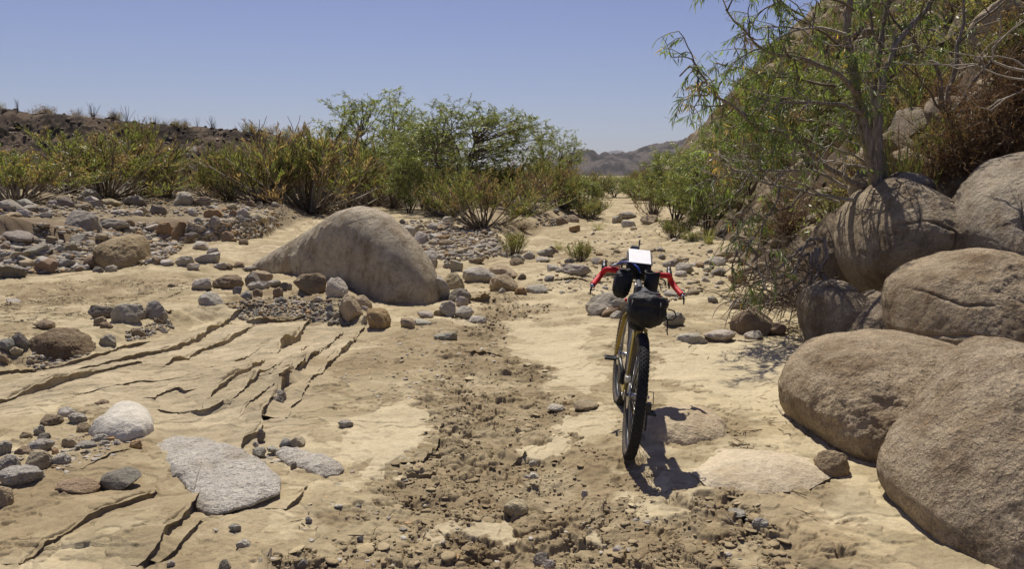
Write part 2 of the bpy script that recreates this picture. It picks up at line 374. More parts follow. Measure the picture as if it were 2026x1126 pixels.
# bank and mud-crust edges: (photo pixels, left to right; height; ramp width behind; jitter)
LEDGES = [
    ([(-90, 840), (0, 808), (76, 781), (163, 753), (235, 732), (288, 721)], .050, .5),
    ([(235, 722), (284, 706), (341, 691), (377, 677), (419, 652), (458, 632), (490, 622)], .055, .5),
    ([(316, 732), (341, 719), (380, 700), (426, 677), (473, 657), (505, 642)], .050, .45),
    ([(549, 703), (558, 684), (583, 666), (600, 648), (611, 632)], .085, .5),
    ([(410, 806), (435, 781), (469, 764), (496, 753), (511, 738), (530, 715)], .050, .35),
    ([(297, 800), (329, 785), (352, 779), (378, 790)], .022, .2), ([(299, 823), (340, 829), (386, 829), (416, 825), (448, 817)], .018, .2),
    ([(480, 900), (486, 874), (511, 848), (530, 813), (541, 792), (560, 770), (590, 742), (620, 719), (650, 688)], .070, .5),
    ([(602, 781), (605, 762), (636, 734), (670, 704), (692, 678), (722, 643)], .034, .3),
    ([(454, 821), (477, 800), (492, 785), (530, 757), (552, 735)], .030, .25), ([(541, 768), (560, 749), (583, 723), (602, 700), (615, 684)], .026, .25),
    ([(640, 695), (655, 684), (668, 668), (678, 655)], .028, .25), ([(500, 700), (520, 684), (548, 668)], .015, .2),
    ([(40, 1126), (95, 1090), (132, 1075), (182, 1044), (227, 1025), (275, 997), (300, 975)], .040, .35),
    ([(262, 1140), (314, 1109), (329, 1090), (340, 1060), (371, 1025), (396, 988)], .065, .45),
    ([(312, 1126), (352, 1090), (378, 1063), (394, 1036)], .030, .15), ([(163, 944), (212, 914), (268, 898)], .012, .15),
    ([(563, 1014), (590, 992), (605, 976), (614, 958)], .022, .15), ([(490, 632), (570, 638), (600, 632)], .07, .3),
    ([(-60, 745), (60, 729), (130, 727), (182, 714), (240, 693), (300, 680)], .030, .25),
    ([(829, 914), (846, 890), (861, 868), (874, 834)], .028, .2), ([(794, 934), (820, 936), (862, 934)], .040, .15),
    ([(930, 589), (950, 588), (972, 584)], .05, .3), ([(1010, 905), (1030, 890), (1048, 888)], .025, .15),
    ([(1200, 545), (1300, 560), (1350, 556)], .03, .4), ([(1120, 480), (1200, 488), (1260, 484)], .04, .5),
    ([(270, 655), (300, 645), (340, 640)], .03, .2), ([(330, 610), (360, 596), (385, 590)], .02, .2),
    ([(560, 772), (585, 745), (612, 721), (642, 698)], .022, .2), ([(466, 842), (498, 816), (522, 790), (545, 778)], .022, .2), ([(415, 742), (450, 728), (482, 711), (505, 698)], .018, .25), ([(150, 801), (250, 775), (330, 760), (385, 750)], .014, .25), ([(80, 762), (180, 736), (262, 714)], .016, .25), ([(618, 742), (650, 712), (684, 686), (700, 664)], .018, .2), ([(560, 830), (575, 805), (590, 786), (612, 764)], .018, .2),
    ([(930, 700), (960, 690), (1000, 696)], .02, .15), ([(1090, 560), (1150, 552), (1210, 556)], .03, .4),
]
LEDGES = [(PL(p), h, w) for p, h, w in LEDGES]
TERR = np.array([(-13, 13.0), (-9.4, 13.35), (-8.6, 13.3), (-7.9, 13.5), (-7.2, 13.8), (-6.4, 14.6)])   # undercut mud terrace in the gravel bar
CRUM = [PL(p) for p in (
    [(930, 640), (985, 585), (1030, 585), (1010, 640), (1020, 690), (1085, 720), (1110, 780), (1185, 800), (1215, 870), (1240, 930), (1330, 990), (1480, 985), (1570, 1126), (1600, 1250), (520, 1250), (560, 1120), (700, 1035), (770, 950), (800, 905), (825, 870), (830, 790), (860, 720)],
    [(1390, 845), (1520, 850), (1530, 890), (1440, 885)], [(1240, 680), (1330, 690), (1310, 740), (1240, 730)], [(960, 590), (1060, 592), (1040, 625), (960, 640)],
    [(0, 575), (420, 565), (330, 605), (180, 625), (0, 640)], [(490, 640), (640, 640), (690, 600), (560, 590), (440, 600)], [(1080, 500), (1330, 495), (1330, 512), (1090, 515)])]
PALE = [PL(p) for p in (
    [(1020, 640), (1160, 640), (1170, 690), (1200, 740), (1160, 775), (1120, 760), (1090, 725), (1030, 690)],
    [(1125, 800), (1190, 792), (1235, 830), (1225, 860), (1160, 862), (1120, 845)], [(1062, 850), (1115, 848), (1105, 895), (1045, 893), (1050, 870)],
    [(840, 1042), (865, 1000), (905, 992), (900, 1015), (872, 1042)], [(962, 1036), (1000, 1030), (1024, 1130), (980, 1130)], [(1148, 1046), (1170, 1048), (1222, 1095), (1175, 1088)],
    [(1290, 690), (1420, 672), (1600, 660), (1570, 760), (1600, 880), (1550, 850), (1450, 800), (1300, 750)], [(690, 830), (830, 800), (830, 870), (780, 930), (690, 960)])]
DAMP = [PL(p) for p in ([(-60, 985), (120, 920), (290, 893), (330, 925), (400, 992), (388, 1045), (230, 1030), (60, 1090), (-80, 1100)],
    [(640, 730), (800, 640), (960, 640), (960, 700), (870, 720), (720, 745)], [(1185, 690), (1240, 690), (1245, 760), (1215, 780), (1190, 750)], [(1110, 880), (1240, 860), (1250, 960), (1110, 990)],
    [(1380, 955), (1640, 950), (1700, 1126), (1520, 1126)])]
STREAK = PL([(1320, 900), (1640, 930), (1780, 990), (1900, 1200), (1500, 1200), (1480, 985)])
SLAB = PL([(-200, 830), (60, 735), (330, 672), (480, 635), (720, 645), (640, 760), (600, 860), (480, 905), (280, 880), (150, 800), (-200, 900)])
PLATEAU = PL([(-100, 460), (130, 448), (330, 432), (420, 432), (340, 470), (120, 490), (-100, 500)], 0.5)

def ground_fields(x, y, macro_z=None):
    z = macro(x, y) if macro_z is None else macro_z
    near = ss(60, 25, y); wx = x + 0.10 * fbm2(x * 2.5, y * 2.5, 3, 0.55, 60); wy = y + 0.10 * fbm2(x * 2.5, y * 2.5, 3, 0.55, 61)
    edge = 0.16 * fbm2(x * 3, y * 3, 4, 0.6, 62) + 0.07 * fbm2(x * 11, y * 14, 3, 0.6, 63)
    cr = np.zeros(x.shape)
    ragged = 0.30 * fbm2(x * 2.1, y * 2.6, 4, 0.62, 64) + edge
    for p in CRUM: cr = np.maximum(cr, ss(-0.10, 0.16, poly_sd(wx, wy, p, 0.9) + ragged))
    pl = np.zeros(x.shape)
    for p in PALE: pl = np.maximum(pl, ss(-0.015, 0.02, poly_sd(wx, wy, p, 0.8) + 0.8 * edge))
    dm = np.zeros(x.shape)
    for p in DAMP: dm = np.maximum(dm, ss(-0.08, 0.08, poly_sd(wx, wy, p, 0.8) + edge))
    slab = ss(-0.1, 0.2, poly_sd(wx, wy, SLAB, 0.8))
    bar = ss(-0.1, 0.3, poly_sd(wx, wy, BAR, 1.5) + 0.3 * edge); isle = ss(-0.1, 0.4, poly_sd(wx, wy, ISLE, 1.5))
    isle = np.maximum(isle, 0.5 * ss(0, .6, poly_sd(wx, wy, PATCH, 1.0)))
    stretch = fbm2(x * 0.55 + 0.25 * y, y * 1.3, 4, 0.55, 70)
    rnd = fbm2(x * 1.7, y * 2.2, 5, 0.58, 71)
    scat = ss(0.13, 0.24, rnd + 0.12 * fbm2(x * 9, y * 12, 3, 0.6, 72)) * (1 - slab) * (1 - pl)                     # loose brown patches on the wash
    cr = np.clip(np.maximum(cr * (1 - pl), 0.55 * scat * (1 - bar)), 0, 1)
    crust = 1 - cr
    # peeling crust: thin terraces where the surface film has lifted
    t = fbm2(x * 1.1, y * 1.6, 4, 0.5, 73) * 3.0; ft = t - np.floor(t)
    z = z + near * crust * (1 - bar) * 0.007 * (np.floor(t) + ss(0.0, 0.06, ft) - ft * 0.35) * 0.8
    z = z + near * (0.014 * fbm2(x * 1.8, y * 1.8, 4, 0.5, 74) + 0.0035 * fbm2(x * 14, y * 14, 3, 0.6, 75))
    # ripples on the slab run with the ledges
    z = z + near * slab * 0.004 * np.sin(38 * (0.85 * y - 0.5 * x) + 4 * fbm2(x * 1.5, y * 1.5, 3, 0.5, 76))
    m = (cr > 0.02) & (y < 22)
    if m.any():
        xm, ym, c = x[m], y[m], cr[m]
        d1, d2, idv = worley2(xm * 9 + 0.6 * fbm2(xm * 6, ym * 6, 2), ym * 9, 1); e1, e2, iv2 = worley2(xm * 24, ym * 24, 2); g1, g2, iv3 = worley2(xm * 3.6 + 0.5 * fbm2(xm * 4, ym * 4, 2), ym * 3.6, 3)
        lump = 0.5 + 0.5 * fbm2(xm * 1.3, ym * 1.3, 3, 0.5, 77)
        q = 0.020 * (iv3 > 0.62) * ss(0.02, 0.2, g2 - g1) * (0.5 + iv3 * 0.6) + 0.022 * idv ** 2 * ss(0.02, 0.16, d2 - d1) + 0.010 * iv2 ** 2 * ss(0.03, 0.25, e2 - e1) + 0.020 * fbm2(xm * 3.2, ym * 3.2, 4, 0.6, 78) - 0.02
        z[m] += 1.35 * c * q * np.clip(0.30 + lump, 0.25, 1.5)
    tk = PL([(1243, 903), (1222, 960), (1196, 1030), (1172, 1126), (1150, 1200)]); k = (x > 0.1) & (x < 1.2) & (y > 2.4) & (y < 5.2)
    if k.any():
        d, sd, tt_ = seg_dist(x[k], y[k], tk); z[k] += -0.011 * np.exp(-(d / .028) ** 2) * (0.8 + 0.3 * np.sin(tt_ * 420)) + 0.006 * np.exp(-((d - .05) / .018) ** 2)
    for p, h, w in LEDGES:
        lo = p.min(0) - 0.9; hi = p.max(0) + 0.9; k = (x > lo[0]) & (x < hi[0]) & (y > lo[1]) & (y < hi[1])
        if not k.any(): continue
        xk, yk = x[k], y[k]; jx = 0.006 * fbm2(xk * 5, yk * 5, 2, 0.5, 80) + 0.035 * fbm2(xk * 1.6, yk * 1.6, 2, 0.5, 81); L = 1.0
        d, sd, tt = seg_dist(xk + jx, yk + jx * 0.8, p); s = d * sd
        tap = np.clip(np.sin(np.pi * np.clip(tt, 0.0, 1.0)), 0, 1) ** 0.55
        hh = 1.25 * h * tap * (0.75 + 0.45 * fbm2(xk * 2.0, yk * 2.0, 2, 0.5, 82))
        z[k] += hh * (ss(-0.010 - .003 * np.maximum(yk - 5, 0), 0.012 + .004 * np.maximum(yk - 5, 0), s) * np.exp(-np.maximum(s, 0) / w) * ss(0.9, 0.4, d)) - 0.35 * hh * np.exp(-np.maximum(-s, 0) / 0.10) * (s <= 0.0) * ss(0.6, 0.2, d)
    k = (x < -5.5) & (y > 10) & (y < 18)
    if k.any():
        xk, yk = x[k], y[k]; d, sd, tt = seg_dist(xk + 0.25 * fbm2(xk * .6, yk * .6, 2, 0.5, 83), yk, TERR); s = d * sd
        z[k] += 0.28 * ss(-0.03, 0.10, s) * np.exp(-np.maximum(s, 0) / 1.4) * np.clip(np.sin(np.pi * tt), 0, 1) ** .5
    # albedo
    def L(c): return np.array(c)[None, :]
    pale = L((.475, .400, .255)); tan = L((.375, .308, .188)); brown = L((.235, .180, .105)); dsoil = L((.20, .15, .090))
    k1 = (ss(-0.18, 0.22, stretch + 0.25 * fbm2(x * 4, y * 5, 3, 0.6, 92)))[:, None]
    col = tan * (1 - k1) + pale * k1
    col = col * (1 - 0.45 * slab[:, None]) + L((.41, .342, .235)) * 0.45 * slab[:, None]
    tt = ((np.floor(t) % 3) / 2.0)[:, None]; col = col * (0.86 + 0.18 * tt)
    a = (cr * (0.70 + 0.5 * fbm2(x * 2.5, y * 2.5, 4, 0.6, 90))).clip(0, 1)[:, None]; col = col * (1 - a) + brown * a
    a = 0.60 * dm[:, None]; col = col * (1 - a) + L((.25, .19, .11)) * a
    a = 0.85 * pl[:, None] * (0.75 + 0.25 * ss(-.4, .2, rnd))[:, None]; col = col * (1 - a) + L((.515, .44, .288)) * a
    st = ss(0, .25, poly_sd(wx, wy, STREAK, 1.0)); al = 0.62 * x - 0.78 * y; pp = 0.78 * x + 0.62 * y      # water-laid streaks beside the right boulders
    col = col * (1 + st * (0.30 * fbm2(pp * 9, al * 0.7, 4, 0.6, 95)).clip(-.3, .22))[:, None]
    nb = 0.5 + 0.5 * fbm2(x * 1.2, y * 1.2, 4, 0.6, 91)
    a = (bar * (0.6 + 0.45 * nb)).clip(0, 1)[:, None]; col = col * (1 - a) + L((.19, .15, .095)) * a
    a = (isle * (0.35 + 0.5 * nb)).clip(0, 1)[:, None]; col = col * (1 - a) + L((.25, .195, .12)) * a
    a = 0.8 * ss(0, .5, poly_sd(wx, wy, PLATEAU, 1.0))[:, None]; col = col * (1 - a) + L((.20, .150, .098)) * a
    fr = ss(22, 50, y)[:, None] * 0.4; col = col * (1 - fr) + L((.42, .335, .20)) * fr
    return z, col, cr

def fan(us, ys, fn):
    U, Y = np.meshgrid(us, ys); X = U * (Y + 0.4); n, m = U.shape
    x = X.reshape(-1); y = Y.reshape(-1); z, col = fn(x, y)
    i = np.arange(n * m).reshape(n, m)
    f = np.stack([i[:-1, :-1], i[:-1, 1:], i[1:, 1:], i[1:, :-1]], -1).reshape(-1, 4)
    return np.stack([x, y, z], -1), f, col
QL = 1.0
step = 1.25 / QL
us = np.concatenate([np.linspace(-1.6, -0.70, 70)[:-1], np.arange(-0.70, 0.70, 1.35 / QL / FPX), np.linspace(0.70, 1.6, 70)])
rows = np.concatenate([np.arange(822.0, 520.0, -step), np.arange(520.0, 275.0, -0.62 / QL), np.arange(275.0, 26.0, -step)]); ys = CAM_Z * FPX / rows
ys = np.concatenate([[-3, -1, 0.3, 1.0, 1.6, 2.1, 2.5, 2.8, 3.0], ys[ys > 3.02], np.geomspace(ys[-1] * 1.04, 900, 40)])
def gfn(x, y):
    z, col, _ = ground_fields(x, y); return z, col
v, f, col = fan(us, ys, gfn)
tag(link('ground', mesh_np('ground', v, f, M_SAND, True, col)), kind='structure')
GV = (us, ys)
def hfn(x, y):
    z = hill(x, y); r = fbm2(x * 0.7, y * 0.5, 4, 0.6, 30); r2 = ss(0.0, 0.35, fbm2(x * 0.25, y * 0.2, 3, 0.5, 31))
    a = ss(-0.2, 0.3, r)[:, None]; c = np.array([[.12, .088, .055]]) * (1 - a) + np.array([[.25, .20, .135]]) * a
    return z, c * (0.75 + 0.4 * r2[:, None])
hy = np.concatenate([np.linspace(2.5, 6.9, 60), np.geomspace(7.0, 150, 420)]); dd = np.concatenate([np.linspace(-0.8, 8, 150), np.linspace(8.2, 45, 110)])
D, Y = np.meshgrid(dd, hy); X = D * (0.5 + Y / 22.0) + toe(Y.reshape(-1)).reshape(Y.shape); n, m = X.shape
z, c = hfn(X.reshape(-1), Y.reshape(-1)); i = np.arange(n * m).reshape(n, m)
f = np.stack([i[:-1, :-1], i[:-1, 1:], i[1:, 1:], i[1:, :-1]], -1).reshape(-1, 4)
tag(link('hillside', mesh_np('hillside', np.stack([X.reshape(-1), Y.reshape(-1), z], -1), f, M_SOIL, True, c)), kind='structure')
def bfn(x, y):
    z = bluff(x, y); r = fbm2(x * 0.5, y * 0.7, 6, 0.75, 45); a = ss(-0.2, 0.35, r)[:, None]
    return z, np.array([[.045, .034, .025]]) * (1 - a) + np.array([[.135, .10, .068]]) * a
v, f, col = fan(np.linspace(-1.3, 0.0, 700), np.concatenate([np.linspace(42, 68, 220), np.geomspace(69, 200, 14)]), bfn)
tag(link('bluff', mesh_np('bluff', v, f, M_SOIL, True, col)), kind='structure')
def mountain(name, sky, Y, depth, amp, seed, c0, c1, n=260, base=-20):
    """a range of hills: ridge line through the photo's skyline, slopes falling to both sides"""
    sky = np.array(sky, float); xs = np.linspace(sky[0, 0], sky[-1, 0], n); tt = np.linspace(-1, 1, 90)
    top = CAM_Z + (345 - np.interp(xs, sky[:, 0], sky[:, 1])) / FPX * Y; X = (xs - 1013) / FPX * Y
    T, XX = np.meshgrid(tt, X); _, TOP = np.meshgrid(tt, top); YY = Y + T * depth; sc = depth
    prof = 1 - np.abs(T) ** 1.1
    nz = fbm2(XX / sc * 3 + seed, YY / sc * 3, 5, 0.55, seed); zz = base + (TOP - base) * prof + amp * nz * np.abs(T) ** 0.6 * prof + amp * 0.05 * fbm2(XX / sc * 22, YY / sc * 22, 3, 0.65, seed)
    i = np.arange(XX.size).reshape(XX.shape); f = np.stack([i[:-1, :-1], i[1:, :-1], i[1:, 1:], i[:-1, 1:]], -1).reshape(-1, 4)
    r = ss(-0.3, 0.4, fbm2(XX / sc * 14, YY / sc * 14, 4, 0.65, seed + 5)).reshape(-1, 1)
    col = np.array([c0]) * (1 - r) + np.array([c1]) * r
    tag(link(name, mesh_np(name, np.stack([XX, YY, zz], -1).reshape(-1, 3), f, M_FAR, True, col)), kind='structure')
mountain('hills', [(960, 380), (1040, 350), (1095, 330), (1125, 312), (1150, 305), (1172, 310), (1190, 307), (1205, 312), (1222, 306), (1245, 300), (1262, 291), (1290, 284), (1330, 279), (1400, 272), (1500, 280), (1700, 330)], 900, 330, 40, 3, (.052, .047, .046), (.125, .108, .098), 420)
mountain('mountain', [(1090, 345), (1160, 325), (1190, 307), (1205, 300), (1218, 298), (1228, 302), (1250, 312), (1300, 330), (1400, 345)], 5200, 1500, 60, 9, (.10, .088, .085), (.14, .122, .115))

# crisp broken lips of the dried mud layers: a thin sheet that ends in a raw edge above each step
def mud_lips():
    V = []; F = []; CC = []; n0 = 0
    for p, h, w in LEDGES:
        p = np.asarray(p); L = np.concatenate([[0], np.cumsum(np.hypot(*np.diff(p, axis=0).T))]); n = max(int(L[-1] / .012), 8); t = np.linspace(0, L[-1], n)
        x = np.interp(t, L, p[:, 0]); y = np.interp(t, L, p[:, 1]); ker = np.ones(9) / 9; e = 4
        xs = np.convolve(np.pad(x, e, 'edge'), ker, 'valid'); ys_ = np.convolve(np.pad(y, e, 'edge'), ker, 'valid')
        jx = 0.006 * fbm2(xs * 5, ys_ * 5, 2, 0.5, 80) + 0.035 * fbm2(xs * 1.6, ys_ * 1.6, 2, 0.5, 81); xs = xs - jx; ys_ = ys_ - 0.8 * jx
        dx = np.gradient(xs); dy = np.gradient(ys_); q = np.hypot(dx, dy); nx, ny = -dy / q, dx / q
        rag = 0.010 * fbm2(t * 7, t * 0 + h * 99, 4, 0.65, 85) + 0.010 * (np.abs(fbm2(t * 2.2, t * 0 + h * 77, 2, 0.5, 86)) - .3)
        def at(s): return xs + nx * s, ys_ + ny * s
        xt, yt = at(.035); zt, col, _ = ground_fields(xt, yt); xb, yb = at(-.035); zb, _, _ = ground_fields(xb, yb)
        drop = np.clip(zt - zb, 0, None) * np.clip(.85 + .6 * fbm2(t * 3, t * 0 + h * 55, 3, 0.6, 87), .35, 1.5); ker = np.ones(7) / 7; drop = np.convolve(np.pad(drop, 3, 'edge'), ker, 'valid')
        top = zb + drop + .004 * np.clip(drop / .02, 0, 1); xf, yf = at(.16); zf, colf, _ = ground_fields(xf, yf); xm, ym = at(.07); zm, _, _ = ground_fields(xm, ym)
        a0x, a0y = at(rag - .012); b0x, b0y = at(rag + .012)
        rows_ = [(xf, yf, zf - .012), (xm, ym, zm + .002), (a0x, a0y, top), (a0x, a0y, top - .001), (b0x, b0y, top - np.minimum(drop * .45, .02)), (b0x + nx * .01, b0y + ny * .01, zb - .03)]
        for r in rows_: V.append(np.stack(r, -1)); CC.append(col)
        i = np.arange(n - 1)
        for a, b in ((0, 1), (1, 2), (3, 4), (4, 5)): F.append(np.stack([n0 + a * n + i, n0 + b * n + i, n0 + b * n + i + 1, n0 + a * n + i + 1], -1))
        n0 += 6 * n
    tag(link('mud_crust', mesh_np('mud_crust', np.concatenate(V), np.concatenate(F), M_SAND, True, np.concatenate(CC))), kind='structure')
mud_lips()
# ------------------------------------------------------------------ rocks
rng = np.random.RandomState(5)
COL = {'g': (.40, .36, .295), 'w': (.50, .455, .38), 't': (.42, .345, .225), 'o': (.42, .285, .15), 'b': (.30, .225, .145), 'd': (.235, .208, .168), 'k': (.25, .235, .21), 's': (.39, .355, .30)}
CNAME = {'g': 'grey', 'w': 'pale grey', 't': 'tan', 'o': 'orange tan', 'b': 'brown', 'd': 'dark grey', 'k': 'slate blue', 's': 'speckled grey'}
def rock_pts(dirs, seed, cuts=9, lo=0.55, hi=0.88, n1=0.16, n2=0.05, hard=0.85):
    r = np.random.RandomState(seed); p = dirs.copy()
    p = p * (1 + n1 * fbm3(dirs * 1.1 + seed, 3, 0.5, seed % 13))[:, None]
    for k in range(cuts):
        nrm = r.randn(3); nrm /= np.linalg.norm(nrm); s = p @ nrm - r.uniform(lo, hi)
        s = np.where(s > -0.06, (np.sqrt(s * s + 0.0035) + s) * 0.5, 0); p = p - (s * hard)[:, None] * nrm
    p = p * (1 + n2 * fbm3(p * 3.5 + seed, 4, 0.55, seed % 7))[:, None]
    p -= (p.max(0) + p.min(0)) / 2; return p / (p.max(0) - p.min(0))
PROTO = {'r': [], 'a': [], 'f': []}
for k in range(9):
    d, f = ico(4)
    PROTO['r'].append(mesh_np('round_rock', rock_pts(d, 100 + k, 9, 0.58, 0.88, 0.18, 0.05, 0.8), f, M_ROCK))
    PROTO['a'].append(mesh_np('angular_rock', rock_pts(d, 200 + k, 13, 0.42, 0.80, 0.22, 0.05, 0.98), f, M_ROCK))
    PROTO['f'].append(mesh_np('flat_rock', rock_pts(d, 300 + k, 8, 0.5, 0.85, 0.2, 0.05, 0.8), f, M_ROCK))
SPROTO = []
for k in range(4):
    d, f = ico(5); SPROTO.append(mesh_np('speckled_rock', rock_pts(d, 400 + k, 7, 0.6, 0.9, 0.2, 0.035, 0.7), f, M_SPECK))
ROCKS = []      # (object, px, py, width px, colour code, shape code, hand label or None)
def jit(c, a=0.12):
    k = 1 + rng.uniform(-a, a); return tuple(float(q * k * (1 + rng.uniform(-.03, .03))) for q in c)
def put_rocks(rows, fn=macro):
    """x0 x1 y0 y1 colour shape label: the rock's box in the photograph; stands on the terrain under its base"""
    rows = [r if isinstance(r, tuple) else None for r in rows]
    base = raycast([(r[0] + r[1]) / 2 for r in rows], [r[3] for r in rows], fn)
    plan = []
    for r, b in zip(rows, base):
        x0, x1, y0, y1, cc, sh = r[:6]; lab = r[6] if len(r) > 6 else None
        D = b[1]; w = (x1 - x0) / FPX * D * 1.04; hp = (y1 - y0) / FPX * D; de = math.atan((r[3] - 345) / FPX)
        dep = w * (0.85 if sh != 'f' else 0.8)
        q = (hp ** 2 - (dep * math.sin(de)) ** 2)
        h = math.sqrt(max(q, 0)) / math.cos(de); h = max(h, (0.22 if sh == 'f' else 0.34) * w) * 1.25       # a quarter is buried
        if dep * math.sin(de) > hp: dep = max(0.45 * w, hp / max(math.sin(de), .05) * 0.9)
        me = SPROTO[rng.randint(4)] if cc == 's' else PROTO[sh][rng.randint(9)]
        o = bpy.data.objects.new('boulder' if w > .5 else 'rock', me); C.objects.link(o)
        yc = D + dep * 0.42; plan.append((o, b[0] * yc / D, yc, h * (0.19 if w > .12 else 0.14)))
        o.scale = (w, dep, h); o.rotation_euler = (rng.uniform(-.07, .07), rng.uniform(-.07, .07), (0 if rng.rand() < .5 else math.pi) + rng.uniform(-.22, .22))
        o.color = (*jit(COL[cc]), 1); o['category'] = 'rock'
        ROCKS.append((o, (x0 + x1) / 2, (y0 + y1) / 2, x1 - x0, cc, sh, lab))
    zz = fn(np.array([p[1] for p in plan]), np.array([p[2] for p in plan]))
    for (o, a, b, c), z in zip(plan, zz): o.location = (a, b, float(z) + c)
